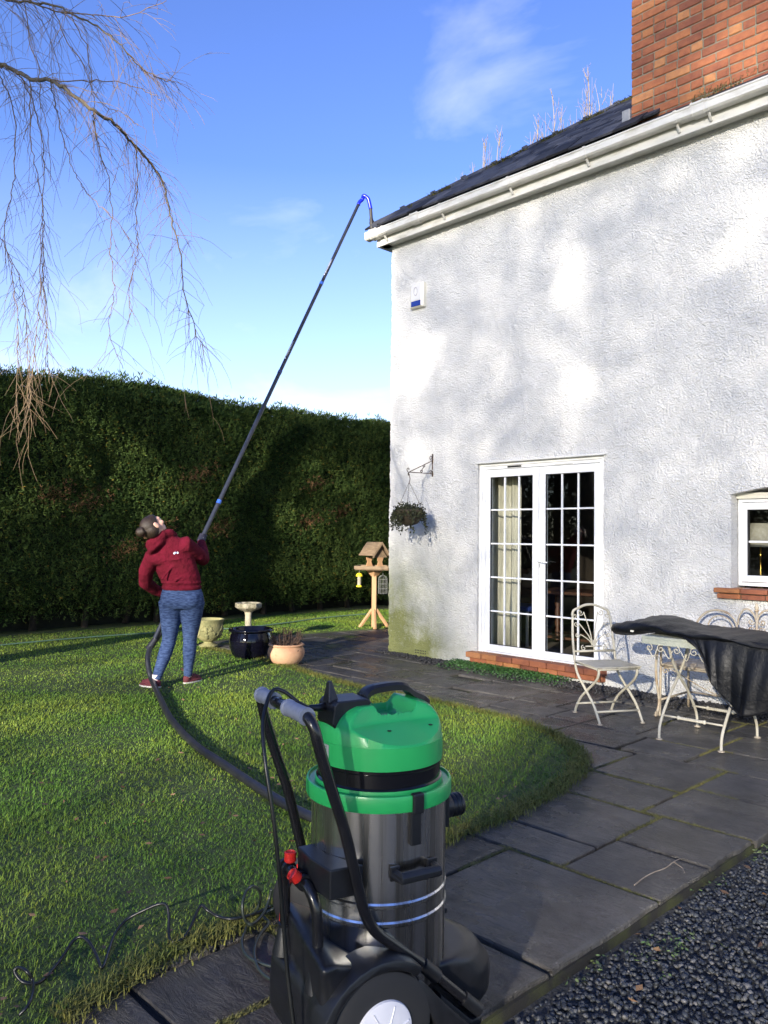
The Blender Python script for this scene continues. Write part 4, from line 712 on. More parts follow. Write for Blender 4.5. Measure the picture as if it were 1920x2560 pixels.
# black cover thrown over the table
cv = thing('furniture_cover', 'crumpled black waterproof cover draped over the folding table', 'cover', (0, 0, 0))
mCov = mat('black_fabric', (.0035, .004, .006), (.0065, .007, .009), 7, .45, .5, 26, spec=.35, bdist=.012)
secs = [(3.80, -1.12, .715, .12, .016), (3.825, -1.12, .725, .17, .036), (3.90, -1.12, .738, .21, .05), (4.02, -1.13, .765, .25, .062), (4.15, -1.13, .788, .27, .055), (4.3, -1.14, .79, .29, .048), (4.42, -1.15, .775, .30, .032), (4.55, -1.17, .765, .31, .024), (4.7, -1.18, .765, .32, .022), (4.85, -1.19, .765, .32, .022), (5.0, -1.2, .755, .32, .02), (5.15, -1.2, .735, .30, .02)]
q = MB(); n = 36
secs = [[float(np.interp(k, range(len(secs)), [s_[j] for s_ in secs])) for j in range(5)] for k in np.linspace(0, len(secs)-1, 44)]
for i, (x, cy, cz, ry, rz_) in enumerate(secs):
    for j in range(n):
        a = 2*math.pi*j/n; c, s = math.cos(a), math.sin(a); e = .75
        yy = cy+ry*math.copysign(abs(c)**e, c)*1.0; zz = cz+rz_*math.copysign(abs(s)**(.9), s)
        zz += (.010*math.sin(x*9+c*3.3+.7)+.007*abs(math.sin(x*17+c*5)))*(s > -.2)+.004*math.sin(x*31-c*7); yy += .012*math.sin(x*11+s*4)
        if x > 4.2 and s < 0: zz = max(zz, .739)
        q.v.append((x+.02*math.sin(a*2+1)*(i < 6), yy, zz))
for i in range(len(secs)-1): q.f += [(i*n+j, i*n+(j+1) % n, (i+1)*n+(j+1) % n, (i+1)*n+j) for j in range(n)]
q.f += [tuple(range(n-1, -1, -1)), tuple((len(secs)-1)*n+j for j in range(n))]; q.build('folded_bundle', mCov, cv, True)
# hanging flap
top = smooth_path([(4.40, -1.44, .765), (4.55, -1.45, .772), (4.68, -1.455, .775), (4.85, -1.46, .775), (5.02, -1.46, .77), (5.22, -1.46, .755)], 10)
bot = smooth_path([(4.58, -1.46, .72), (4.655, -1.475, .63), (4.70, -1.485, .51), (4.77, -1.49, .41), (4.88, -1.49, .30), (4.96, -1.495, .275), (5.12, -1.48, .33)], 10)
top = [top[int(round(i*(len(top)-1)/50))] for i in range(51)]; bot = [bot[int(round(i*(len(bot)-1)/50))] for i in range(51)]
nu = 14; V = []; nv_ = len(top)
for i, (a, b_) in enumerate(zip(top, bot)):
    for j in range(nu+1):
        t_ = j/nu; p = a.lerp(b_, t_); u = i/(nv_-1)
        bulge = .02*math.sin(math.pi*min(1, t_*1.1))*(.3+.7*u)
        p = p+Vector((0, -bulge-.022*t_*math.sin(u*15+t_*1.6)-.013*min(1, t_*2)*abs(math.sin(u*24+1)), .02*math.sin(math.pi*t_)*(1-u)))
        V.append(p)
q = MB(); q.add(V, [(i*(nu+1)+j, (i+1)*(nu+1)+j, (i+1)*(nu+1)+j+1, i*(nu+1)+j+1) for i in range(nv_-1) for j in range(nu)]); o = q.build('hanging_flap', mCov, cv, True); s_ = o.modifiers.new('s', 'SOLIDIFY'); s_.thickness = .006; s_.offset = 0
sub = o.modifiers.new('d', 'SUBSURF'); sub.levels = sub.render_levels = 1
q = MB(); q.tube([p+Vector((0, -.012, 0)) for p in bot], .005, 6).tube([V[i*(nu+1)+nu-3]+Vector((0, -.006, 0)) for i in range(nv_)], .003, 5); q.build('hem', mCov, cv, True)
q = MB(); q.box((4.06, -1.405, .745), (4.085, -1.395, .757)); q.build('care_label', mat('label_white', (.7, .68, .6), rough=.6), cv)
q = MB(); q.tube([(3.80, -1.1, .75), (3.792, -1.1, .70)], .005, 6); q.build('zip_pull', mat('zip_metal', (.3, .3, .3), rough=.3, metal=1), cv)

# ------------------------------------------------------------------ pots, bird bath, bird table
urn = thing('stone_urn', 'mossy carved stone urn on a round foot left of the glazed pot', 'urn', (-1.80, -1.463, .002))
mMossStone = mat('mossy_stone', (.16, .16, .07), (.27, .25, .11), 9, .9, .7, 40, lo=.35, hi=.62, c3=(.36, .34, .22))
q = MB(); q.lathe([(.11, 0), (.12, .01), (.12, .03), (.085, .045), (.06, .06), (.06, .075), (.10, .095), (.15, .14), (.172, .2), (.178, .26), (.178, .31), (.195, .345), (.2, .36), (.182, .362), (.17, .33), (.16, .3), (.02, .29)], 40); q.build('bowl', mMossStone, urn, True, edge=50)
q = MB()
def on(a, z, r=.178): return (r*math.cos(a), r*math.sin(a), z)
def rb(z): return float(np.interp(z, [.095, .14, .2, .26, .31, .345], [.10, .15, .172, .178, .178, .195]))
for k in range(4):
    A = math.atan2(-.62, .6)+.1+k*math.pi/2
    # a carved mask: brow, nose, cheeks, mouth, with scrolling leaves
    q.ell(on(A, .22, rb(.22)-.004), (.022, .022, .035), 10); q.ell(on(A, .25, rb(.25)), (.02, .02, .02), 8); q.ell(on(A+.28, .235, rb(.235)-.012), (.03, .03, .028), 8); q.ell(on(A-.28, .235, rb(.235)-.012), (.03, .03, .028), 8); q.ell(on(A, .165, rb(.165)-.006), (.03, .03, .016), 8); q.ell(on(A, .14, rb(.14)-.012), (.028, .028, .022), 8)
    for s in (-1, 1):
        q.tube([on(A+s*(.08+.32*i/6), .28+.012*math.sin(i), rb(.28)+.002) for i in range(7)], .009, 6)
        q.tube([on(A+s*(.2+.55*i/10), .30-.15*i/10, rb(.30-.15*i/10)+.002) for i in range(11)], .008, 6)
        q.tube([on(A+s*(.62+.13*math.cos(i*.55)*(1-i/16)), .19+.035*math.sin(i*.55)*(1-i/16), rb(.19)+.001) for i in range(14)], .007, 6)
blob('carving', q, mMossStone, urn, .0075, 2)
bath = thing('bird_bath', 'pale stone bird bath with an eight-sided basin behind the black pot', 'bird bath', (-1.74, -.9, .002))
mPale = mat('pale_stone', (.42, .38, .28), (.34, .31, .21), 12, .9, .5, 50); mLich = mat('lichen_stone', (.30, .27, .19), (.13, .12, .07), 22, .9, .8, 60, lo=.4, hi=.6)
q = MB(); q.lathe([(.09, 0), (.09, .03), (.05, .06), (.044, .1), (.042, .38), (.05, .42), (.075, .435)], 20); q.build('pedestal', mPale, bath, True, edge=40)
q = MB(); q.lathe([(.07, .432), (.12, .45), (.165, .475), (.178, .485), (.178, .54), (.165, .545), (.155, .535), (.12, .505), (.01, .5)], 8); q.build('basin', mLich, bath, bevel=.006)
q = MB(); q.lathe([(.13, .518), (.001, .5185)], 16); q.build('water', mat('dark_water', (.02, .02, .018), rough=.05), bath)
bp_ = thing('glazed_pot', 'large glossy black glazed pot on the paving', 'pot', (-.733, -1.552, .002))
mGlaze = mat('black_glaze', (.002, .002, .005), (.004, .004, .009), 5, .07, .12, 18, spec=.4, bdist=.01)
q = MB(); q.lathe([(.17, 0), (.185, .008), (.22, .06), (.246, .14), (.252, .2), (.243, .26), (.228, .295), (.226, .305), (.255, .315), (.262, .33), (.255, .345), (.238, .348), (.222, .335), (.218, .3), (.2, .29), (.01, .29)], 56); q.build('pot', mGlaze, bp_, True, edge=60)
q = MB(); q.lathe([(.215, .294), (.001, .298)], 24); q.build('soil', mSoil, bp_)
tp = thing('terracotta_pot', 'round terracotta pot of bare brown stems beside the black pot', 'pot', (-.104, -1.505, .002))
mTer = mat('terracotta', (.46, .24, .13), (.50, .31, .18), 7, .85, .25, 40, lo=.3, hi=.6, c3=(.36, .19, .09))
q = MB(); q.lathe([(.12, 0), (.135, .006), (.175, .045), (.2, .09), (.207, .13), (.2, .17), (.186, .198), (.187, .203), (.197, .208), (.2, .218), (.196, .228), (.185, .23), (.175, .215), (.17, .195), (.01, .195)], 48); q.build('pot', mTer, tp, True, edge=60)
q = MB(); q.lathe([(.175, .2), (.001, .21)], 24); q.build('soil', mSoil, tp)
q = MB(); g5 = np.random.default_rng(4)
for k in range(70):
    a, r0 = g5.uniform(0, 6.28), .15*math.sqrt(g5.random()); x, y = r0*math.cos(a), r0*math.sin(a); hgt = g5.uniform(.06, .22)*(1.2-r0*2); dx, dy = g5.normal(0, .035)+x*.45, g5.normal(0, .035)+y*.45
    P_ = [(x, y, .2), (x+dx*.4+g5.normal(0, .006), y+dy*.4, .2+hgt*.5), (x+dx, y+dy, .2+hgt)]; q.tube(smooth_path(P_, 3), [.0035]*6+[.0018], 5)
    for m_ in range(3): p0 = Vector(P_[1]).lerp(Vector(P_[2]), g5.random()); q.tube([p0, p0+Vector((g5.normal(0, .022), g5.normal(0, .022), g5.uniform(0, .03)))], .002, 4)
q.build('stem', mat('dead_stem', (.05, .028, .018), (.10, .06, .04), 30, .85), tp)
P = np.stack([g5.normal(0, .085, 260), g5.normal(0, .085, 260), .205+np.abs(g5.normal(0, .03, 260))], 1); k_ = np.hypot(P[:, 0], P[:, 1]); P[:, 2] -= np.clip(k_-.17, 0, .2)*.8
V, F = leafy(P, g5.uniform(.012, .03, len(P)), g5); bigmesh('withered_leaves', V, F, mat('brown_leaf', (.04, .022, .015), (.08, .05, .03), 20, .85, rnd=.4, island=True), tp)
# bird table
bt = thing('bird_table', 'wooden bird table with a pitched roof at the house corner', 'bird table', (-2.0, 1.64, .012))
mPine = mat('weathered_pine', (.42, .25, .13), (.34, .19, .09), 5, .75, .3, 50, stretch=(9, 9, 1.2)); mPine2 = mat('grey_pine', (.24, .17, .10), (.16, .11, .065), 6, .8, .4, 50, stretch=(1.5, 9, 9))
q = MB(); q.box((-.036, -.036, 0), (.036, .036, .84)); p_ = q.build('post', mPine, bt, bevel=.004); 
q = MB(); q.add([(-.036, -.036, .80), (.036, -.036, .80), (.036, .036, .80), (-.036, .036, .80), (-.1, -.1, .90), (.1, -.1, .90), (.1, .1, .90), (-.1, .1, .90)], [(0, 3, 2, 1), (4, 5, 6, 7), (0, 1, 5, 4), (1, 2, 6, 5), (2, 3, 7, 6), (3, 0, 4, 7)]); q.build('collar', mPine, bt, bevel=.003)
TA = math.atan2(.719, .695)-.12   # tray turned a little from the view plane
def bloc(o): o.rotation_euler = (0, 0, TA); return o
p_.rotation_euler = (0, 0, TA)
q = MB(); q.box((-.27, -.24, .905), (.27, .24, .925)); bloc(q.build('tray', mPine2, bt, bevel=.003))
for (a, e) in (((-.285, -.26, .918), (.285, -.238, .968)), ((-.285, .238, .918), (.285, .26, .968)), ((-.285, -.238, .918), (-.263, .238, .968)), ((.263, -.238, .918), (.285, .238, .968))):
    q = MB(); q.box(a, e); bloc(q.build('tray_rim', mPine2, bt, bevel=.003))
RA = math.atan2(-.82, .57)+math.atan2(.719, .695)   # gable looks towards the garden, right of the view
for (lx, ly) in ((.15, 0), (-.15, 0)):
    q = MB(); P_ = [(-.085, .925), (.085, .925), (.055, .97), (.035, 1.03), (.05, 1.06), (.06, 1.10), (-.06, 1.10), (-.05, 1.06), (-.035, 1.03), (-.055, .97)]; n = len(P_)
    q.add([(lx-.01, y, z) for y, z in P_]+[(lx+.01, y, z) for y, z in P_], [tuple(range(n)), tuple(range(2*n-1, n-1, -1))]+[(i, (i+1) % n, n+(i+1) % n, n+i) for i in range(n)]); o = q.build('upright', mPine, bt, bevel=.002); o.rotation_euler = (0, 0, RA)
q = MB(); q.add([(.14, -.13, 1.1), (.14, .13, 1.1), (.14, 0, 1.27), (.16, -.13, 1.1), (.16, .13, 1.1), (.16, 0, 1.27)], [(0, 1, 2), (5, 4, 3), (0, 3, 4, 1), (1, 4, 5, 2), (2, 5, 3, 0)]); o = q.build('gable', mPine2, bt); o.rotation_euler = (0, 0, RA)
for s in (-1, 1):
    for k in range(2):
        y0, z0 = s*(.01+.1*k), 1.325-.13*k-.0; q = MB(); d = Vector((0, s*.6, -.75)).normalized(); nn = Vector((0, s*.75, .6))
        b0 = Vector((0, s*.0, 1.33))+d*(.125*k); q.add([b0+Vector((x, 0, 0))+d*u+nn*(v_+.006*(1-k)) for x in (-.2, .2) for u in (0, .14) for v_ in (0, .012)], [(0, 1, 3, 2), (4, 6, 7, 5), (0, 4, 5, 1), (2, 3, 7, 6), (1, 5, 7, 3), (0, 2, 6, 4)]); o = q.build('roof_board', mPine2, bt, bevel=.002, seg=1); o.rotation_euler = (0, 0, RA)
    q = MB(); d = Vector((0, s*.6, -.75)).normalized(); b0 = Vector((.2, 0, 1.345)); q.add([b0+Vector((x, 0, 0))+d*u+Vector((0, 0, v_)) for x in (0, .015) for u in (0, .275) for v_ in (-.045, .0)], [(0, 1, 3, 2), (4, 6, 7, 5), (0, 4, 5, 1), (2, 3, 7, 6), (1, 5, 7, 3), (0, 2, 6, 4)]); o = q.build('barge_board', mPine2, bt, bevel=.002, seg=1); o.rotation_euler = (0, 0, RA)
for a in (TA+.2, TA+.2+math.pi/2, TA+.2+math.pi, TA+.2-math.pi/2):
    q = MB(); d = Vector((math.cos(a), math.sin(a), 0)); pth = [d*.03+Vector((0, 0, .28)), d*.225+Vector((0, 0, .0))]; q.tube(pth, .026, 4, flat=.7); q.build('leg', mPine, bt)
fd = thing('seed_feeder', 'yellow tube seed feeder hanging under the bird table tray', 'bird feeder', (-2.148, 1.452, .64))
mYel = mat('yellow_plastic', (.75, .62, .03), rough=.35)
q = MB(); q.lathe([(.028, 0), (.045, .006), (.045, .02), (.03, .035)], 20); q.build('base', mYel, fd, True, edge=40)
q = MB(); q.lathe([(.056, .172), (.054, .18), (.046, .2), (.03, .218), (.004, .226)], 20); q.build('lid', mYel, fd, True, edge=40)
q = MB(); q.lathe([(.03, .035), (.03, .172)], 16); q.build('tube', mat('seed_tube', (.38, .36, .28), (.2, .18, .12), 60, .25), fd, True, edge=40)
q = MB(); q.tube([(0, 0, .225), (.004, 0, .26), (0, 0, .29), (-.003, 0, .305)], .003, 5); q.build('hanger', mat('wire', (.4, .4, .38), rough=.35, metal=.8), fd)
cg = thing('wire_feeder', 'grey wire cage feeder hanging behind the bird table post', 'bird feeder', (-1.893, 1.722, .545))
mWire = mat('galvanised_wire', (.22, .23, .22), rough=.5, metal=.4); q = MB()
for k in range(10):
    a = k*.628; c, s = math.cos(a), math.sin(a); q.tube([(.07*c, .07*s, 0), (.07*c, .07*s, .23), (.055*c, .055*s, .265), (.02*c, .02*s, .285)], .0017, 5)
for z in (0, .075, .15, .22): q.tube([(.07*math.cos(i*.314), .07*math.sin(i*.314), z) for i in range(21)], .0017, 5)
q.build('cage', mWire, cg); q = MB(); q.tube([(0, 0, .28), (0, .0, .375)], .0025, 5); q.build('hanger', mWire, cg)

# ------------------------------------------------------------------ hose, cables
mHose = mat('black_rubber', (.012, .013, .016), (.022, .023, .026), 9, .38, .3, 90, bdist=.004)
P_ = smooth_path(HOSE+[(5.05, -4.85, .12), (5.19, -5.1, .27), (5.22, -5.24, .42)], 10)
hz_o = MB(); nseg = len(P_); hz_o.tube(P_, [.0255+.0012*(i % 2) for i in range(nseg)], 14)
ho = hz_o.build('vacuum_hose', mHose, None, True); tag(ho, 'long black vacuum hose snaking across the lawn to the pole', 'hose')
q = MB(); a, b_ = Vector(HOSE[0]), Vector(HOSE[1]); d = (b_-a).normalized(); q.tube([a-d*.10, a+d*.02, a+d*.02, a+d*.10], [.031, .031, .034, .034], 14); q.build('cuff', mat('hose_cuff', (.02, .02, .022), rough=.35), ho, True, edge=40)
mCab = mat('black_cable', (.005, .006, .006), (.009, .010, .010), 20, .35)
q = MB(); q.tube([v_+Vector((0, 0, .008)) for v_ in smooth_path(CABLE, 5)], .0055, 8); tag(q.build('power_cable', mCab, None, True), 'kinked black mains cable straggling over the near lawn', 'cable')
q = MB(); q.tube(smooth_path(COIL, 6), .0055, 8).tube(smooth_path(COIL2, 6), .0055, 8); tag(q.build('coiled_cable', mat('green_black_cable', (.02, .028, .024), rough=.35), None, True), 'looped dark cable lying beside the vacuum trolley', 'cable')
q = MB(); hp = smooth_path([(-3.15, -6.5, .02), (-3.4, -4.2, .025), (-3.5, -2.6, .03), (-3.45, -1.2, .02), (-3.1, -.2, .035), (-3.2, .8, .035), (-3.45, 1.9, .035), (-3.5, 3.2, .03)], 8); q.tube(hp, .010, 8); tag(q.build('garden_hose', mat('pale_green_hose', (.10, .17, .11), rough=.45), None, True), 'pale green garden hose lying along the foot of the hedge', 'hose')
# cable reel behind the trolley
rl_ = thing('cable_reel', 'black and red cable reel standing on the ground behind the vacuum trolley', 'cable reel', (4.85, -5.12, 0), .55)
RX = Matrix.Rotation(math.pi/2, 4, 'X'); mRed = mat('red_plastic', (.55, .02, .015), rough=.35); mBlk = mat('black_plastic', (.007, .0075, .01), (.011, .0115, .014), 30, .42, .15, 200, bdist=.002)
for y in (-.05, .05): q = MB(); q.lathe([(.02, -.006), (.13, -.006), (.138, 0), (.13, .006), (.02, .006)], 32, (0, y, .15), RX); q.build('side_disc', mBlk, rl_, True, edge=40)
q = MB(); q.lathe([(.085, -.048), (.085, .048)], 28, (0, 0, .15), RX); q.build('drum', mCab, rl_, True, edge=40)
q = MB(); q.lathe([(.03, -.075), (.06, -.07), (.07, -.056), (.03, -.056)], 24, (0, 0, .15), RX); q.build('hub', mRed, rl_, True, edge=40)
q = MB(); q.tube([(-.1, -.065, .006), (.1, -.065, .006)], .008, 8).tube([(-.1, .065, .006), (.1, .065, .006)], .008, 8).tube(smooth_path([(-.1, -.065, .006), (-.08, -.068, .2), (0, -.068, .3), (.08, -.068, .2), (.1, -.065, .006)], 5), .009, 8).tube([(0, -.068, .3), (0, .068, .3)], .012, 8); q.build('stand', mRed, rl_, True)
# ------------------------------------------------------------------ wet vacuum on its trolley
va = thing('wet_vacuum', 'green and black wet vacuum with a steel drum on a black wheeled trolley', 'vacuum cleaner', (5.391, -5.317, .002))
va.matrix_basis = frame((.242, .97, 0), (.97, -.242, 0), (0, 0, 1), (5.391, -5.317, .002)) @ Matrix.Diagonal((1, 1, 1, 1))
# local: x = towards the nose, y = wheel side that faces the viewer, z up (mirrored handedness is avoided by swapping y in VM)
va.matrix_basis = frame((.242, .97, 0), (-.97, .242, 0), (0, 0, 1), (5.391, -5.317, .002))
def v3(x, s, z): return Vector((x, -s, z))     # s = side towards the viewer
def vp(P): return [v3(*p) for p in P]
mSteel = mat('brushed_steel_painted_reflections', (.88, .86, .82), (.24, .23, .21), 3, .20, 0, 40, metal=1, stretch=(9, 9, .2), rough2=.34, lo=.4, hi=.62)  # vertical light and dark streaks paint reflections into the steel colour
mGreen = mat('green_plastic', (.022, .37, .095), (.026, .40, .105), 4, .3, .06, 300, bdist=.001)
t = mSteel.node_tree; b = t.nodes['Principled BSDF']; tgn = nd(t, 'ShaderNodeTangent', direction_type='RADIAL', axis='Z'); t.links.new(tgn.outputs[0], b.inputs['Tangent']); b.inputs['Anisotropic'].default_value = .82
mGloss = mat('gloss_black', (.006, .006, .008), rough=.12)
q = MB(); q.lathe([(.192, .19), (.197, .2), (.199, .23), (.199, .385), (.2025, .39), (.2025, .398), (.199, .403), (.199, .435), (.2025, .44), (.2025, .448), (.199, .453), (.199, .70), (.18, .702), (.18, .19)], 96)
q.build('drum', mSteel, va, True, edge=18)
q = MB(); q.lathe([(.2, .698), (.214, .70), (.216, .706), (.216, .738), (.214, .744), (.209, .745), (.206, .738), (.19, .736), (.188, .75), (.182, .752), (.18, .70)], 72); q.build('rim', mGreen, va, True, edge=35)
q = MB(); q.lathe([(.184, .742), (.187, .745), (.187, .752), (.182, .756), (.182, .792), (.185, .796), (.185, .803), (.18, .807), (.1, .807)], 72); q.build('filter_band', mGloss, va, True, edge=35)
# motor head: height field over a disc; shoulders under the handle, scooped sides
def hd_h(x, s):
    r = math.hypot(x, s)/.187
    dome = .868+.104*math.sqrt(max(0, 1-(r**4.6)))
    a = abs(s); sm = lambda e0, e1, v_: (lambda u: u*u*(3-2*u))(min(1, max(0, (v_-e0)/(e1-e0))))
    wsh = .066+.012*sm(.06, .15, abs(x))
    side = .966-.05*sm(wsh, wsh+.02, a)-max(0, a-wsh-.02)*.44
    rec = 1-sm(.048, .076, abs(x-.015)); mid = .966-.05*rec
    if a > wsh: mid = .966-.05*rec*(1-sm(wsh, wsh+.02, a))
    return min(dome, side, mid)
q = MB(); NA, NR = 264, 64
for j in range(NR+1):
    r = .187*(j/NR)**.9
    for i in range(NA):
        a = 2*math.pi*i/NA; x, s = r*math.cos(a), r*math.sin(a); q.v.append(v3(x, s, hd_h(x, s)))
for j in range(NR): q.f += [(j*NA+i, j*NA+(i+1) % NA, (j+1)*NA+(i+1) % NA, (j+1)*NA+i) for i in range(NA)]
base = len(q.v)-NA
for (r, z) in ((.189, .868), (.1895, .84), (.1885, .805), (.18, .803)):
    k = len(q.v); q.v += [v3(r*math.cos(2*math.pi*i/NA), r*math.sin(2*math.pi*i/NA), z) for i in range(NA)]; q.f += [(base+i, base+(i+1) % NA, k+(i+1) % NA, k+i) for i in range(NA)]; base = k
hdm = q.build('motor_head', mGreen, va, True, edge=60)
q = MB()
for (x, s) in ((-.035, .118), (.105, .118), (-.035, -.118), (.105, -.118)): q.lathe([(.006, 0), (.0061, .002), (.003, .0025)], 12, v3(x, s, hd_h(x, s)-.0006))
q.build('screw_recess', mBlk, hdm)
# black terminal block with cord spike, and carry handle
q = MB(); P_ = [(-.182, .92), (-.176, .972), (-.165, .984), (-.065, .984), (-.055, .972), (-.065, .96), (-.13, .95), (-.15, .915), (-.168, .902)]; n = len(P_)
q.add([v3(x, -.052, z) for x, z in P_]+[v3(x, .052, z) for x, z in P_], [tuple(range(n)), tuple(range(2*n-1, n-1, -1))]+[(i, (i+1) % n, n+(i+1) % n, n+i) for i in range(n)]); q.build('terminal_block', mBlk, va, bevel=.004)
q = MB(); q.add(vp([(-.18, -.022, .975), (-.18, .022, .975), (-.145, .022, .975), (-.145, -.022, .975), (-.172, -.008, 1.035), (-.172, .008, 1.035), (-.162, .008, 1.035), (-.162, -.008, 1.035)]), [(0, 1, 2, 3), (4, 7, 6, 5), (0, 4, 5, 1), (1, 5, 6, 2), (2, 6, 7, 3), (3, 7, 4, 0)]); q.build('cord_hook', mBlk, va, bevel=.003)
q = MB(); hp = [(-.06, 0, .975), (-.05, 0, .99), (-.02, 0, 1.0), (.05, 0, 1.003), (.085, 0, .997), (.108, 0, .98), (.135, 0, .966), (.158, 0, .95)]
wv_ = [.034, .028, .02, .019, .021, .03, .042, .034]
hp2 = smooth_path(vp(hp), 5); w2 = list(np.interp(np.linspace(0, 7, len(hp2)), range(8), wv_))
q = MB()
for i, p in enumerate(hp2):
    for (yy, zz) in ((-1, -.6), (-1, .3), (-.6, .7), (.6, .7), (1, .3), (1, -.6)): q.v.append(p+Vector((0, yy*w2[i], zz*.018)))
q.f += [(i*6+j, i*6+(j+1) % 6, (i+1)*6+(j+1) % 6, (i+1)*6+j) for i in range(len(hp2)-1) for j in range(6)]+[tuple(range(6)), tuple((len(hp2)-1)*6+5-j for j in range(6))]
q.build('carry_handle', mBlk, va, True, edge=40)
q = MB()
for a0 in (-.06,): q.tube(vp([(-.052, .0, .99), (-.045, .0, .94)]), .014, 8)
q.build('handle_post', mBlk, va)
# rating label: grey sheet with lines of small print on the head's skirt
A0 = 3.36; q = MB(); n = 10; zz = [.812, .862]
lab = [[v3(.1905*math.cos(A0-.42+.42*i/n), .1905*math.sin(A0-.42+.42*i/n), z) for i in range(n+1)] for z in zz]
q.add(lab[0]+lab[1], [(i, i+1, n+2+i, n+1+i) for i in range(n)]); o = q.build('rating_label', mat('label_grey', (.33, .35, .34), rough=.5), hdm); sd = o.modifiers.new('s', 'SOLIDIFY'); sd.thickness = .0006
q = MB(); g6 = np.random.default_rng(8)
for k, z in enumerate((.855, .849, .842, .836)):
    x = 0.03
    while x < .33:
        e = x+g6.uniform(.015, .05); q.add([v3(.1914*math.cos(A0-.4+u), .1914*math.sin(A0-.4+u), z+dz) for dz in (-.0011, .0011) for u in (x, e)], [(0, 1, 3, 2)]); x = e+.014
q.build('small_print', mBlk, hdm)
# clips, handles and ports on the drum
def radial(a): return Vector((math.cos(a), -math.sin(a), 0)), Vector((math.sin(a), math.cos(a), 0))   # outward, tangent (side positive towards viewer)
for a in (math.pi/2, -math.pi/2):
    e, tg = radial(a); Mx = frame(tg, e, (0, 0, 1))
    q = MB(); q.box((-.017, .198, .605), (.017, .212, .70), Mx).box((-.017, .214, .695), (.017, .226, .748), Mx).box((-.017, .205, .742), (.017, .226, .75), Mx); q.build('latch', mBlk, va, bevel=.004)
    q = MB(); tp_ = [(-.062, .195, .535), (-.06, .235, .535), (.06, .235, .535), (.062, .195, .535)]; q.tube([Mx @ Vector(p) for p in tp_], [.017, .016, .016, .017], 8, flat=.8).box((-.075, .194, .518), (-.045, .203, .556), Mx).box((.045, .194, .518), (.075, .203, .556), Mx); q.build('drum_handle', mBlk, va, bevel=.002)
Mi = frame((0, -1, 0), (1, 0, 0), (0, 0, 1))
q = MB(); q.box((-.05, .19, .565), (.05, .225, .665), Mi); q.build('inlet_plate', mBlk, va, bevel=.006)
q = MB(); RYm = Matrix.Rotation(math.pi/2, 4, 'Y'); q.lathe([(.03, .215), (.036, .22), (.036, .25), (.033, .255), (.036, .26), (.036, .266), (.033, .27), (.036, .275), (.036, .281), (.033, .285), (.036, .29), (.034, .296), (.026, .297), (.024, .24)], 28, (0, 0, .612), RYm); q.build('inlet_port', mBlk, va, True, edge=35)
q = MB(); q.box((-.03, .19, .33), (.03, .225, .355), Mi).box((-.03, .19, .295), (.03, .232, .312), Mi); q.build('drum_catch', mBlk, va, bevel=.003)
q = MB(); e, tg = radial(-math.pi/2); q.tube([e*.19+Vector((0, 0, .43)), e*.24+Vector((0, 0, .42))], .034, 16); q.build('hose_port', mBlk, va)
# trolley tub: rounded lofts fused, with a flat rear wall, low nose and side arches
mTub = mat('trolley_plastic', (.008, .0085, .010), (.012, .0125, .015), 30, .38, .25, 260, bdist=.0015)
def rring(x0, x1, w0, w1, z, rr, n=10, fr=.10):
    """rounded quad ring in x-s: rear at x0 (half width w0), front at x1 (w1)"""
    o = []
    for (cx, cs, a0, r_) in ((x1-fr, w1-fr, 0, fr), (x0+rr, w0-rr, math.pi/2, rr), (x0+rr, -w0+rr, math.pi, rr), (x1-fr, -w1+fr, 1.5*math.pi, fr)):
        for i in range(n+1): a = a0+math.pi/2*i/n; o.append(v3(cx+r_*math.cos(a), cs+r_*math.sin(a), z))
    return o
def loft(q, rings, cap0=True, cap1=True):
    n = len(rings[0]); k = len(q.v)
    for r_ in rings: q.v += [tuple(p) for p in r_]
    for j in range(len(rings)-1): q.f += [(k+j*n+i, k+j*n+(i+1) % n, k+(j+1)*n+(i+1) % n, k+(j+1)*n+i) for i in range(n)]
    if cap0: q.f.append(tuple(k+n-1-i for i in range(n)))
    if cap1: q.f.append(tuple(k+(len(rings)-1)*n+i for i in range(n)))
q = MB()
loft(q, [rring(-.27, .34, .15, .15, .05, .03, fr=.15), rring(-.285, .375, .16, .165, .09, .03, fr=.165), rring(-.285, .375, .16, .165, .16, .03, fr=.165), rring(-.28, .33, .16, .165, .215, .03, fr=.165), rring(-.27, .28, .16, .165, .235, .03, fr=.165)])
def skew(rings):
    for r_ in rings:
        for p in r_:
            if p.x < -.1: k_ = (-.1-p.x)/.19; p.y -= .035*k_; p.x += (.032+.143*p.y)*k_
    return rings
# raised rear wall and shoulders that step down towards the nose
loft(q, skew([rring(-.285, -.1, .19, .19, .2, .03, fr=.04), rring(-.29, -.12, .195, .195, .30, .03, fr=.04), rring(-.292, -.235, .2, .2, .345, .02, fr=.02), rring(-.288, -.25, .195, .195, .352, .012, fr=.012)]))
q.tube(vp([(-.2, 0, .2), (.25, 0, .2)]), .02, 8)
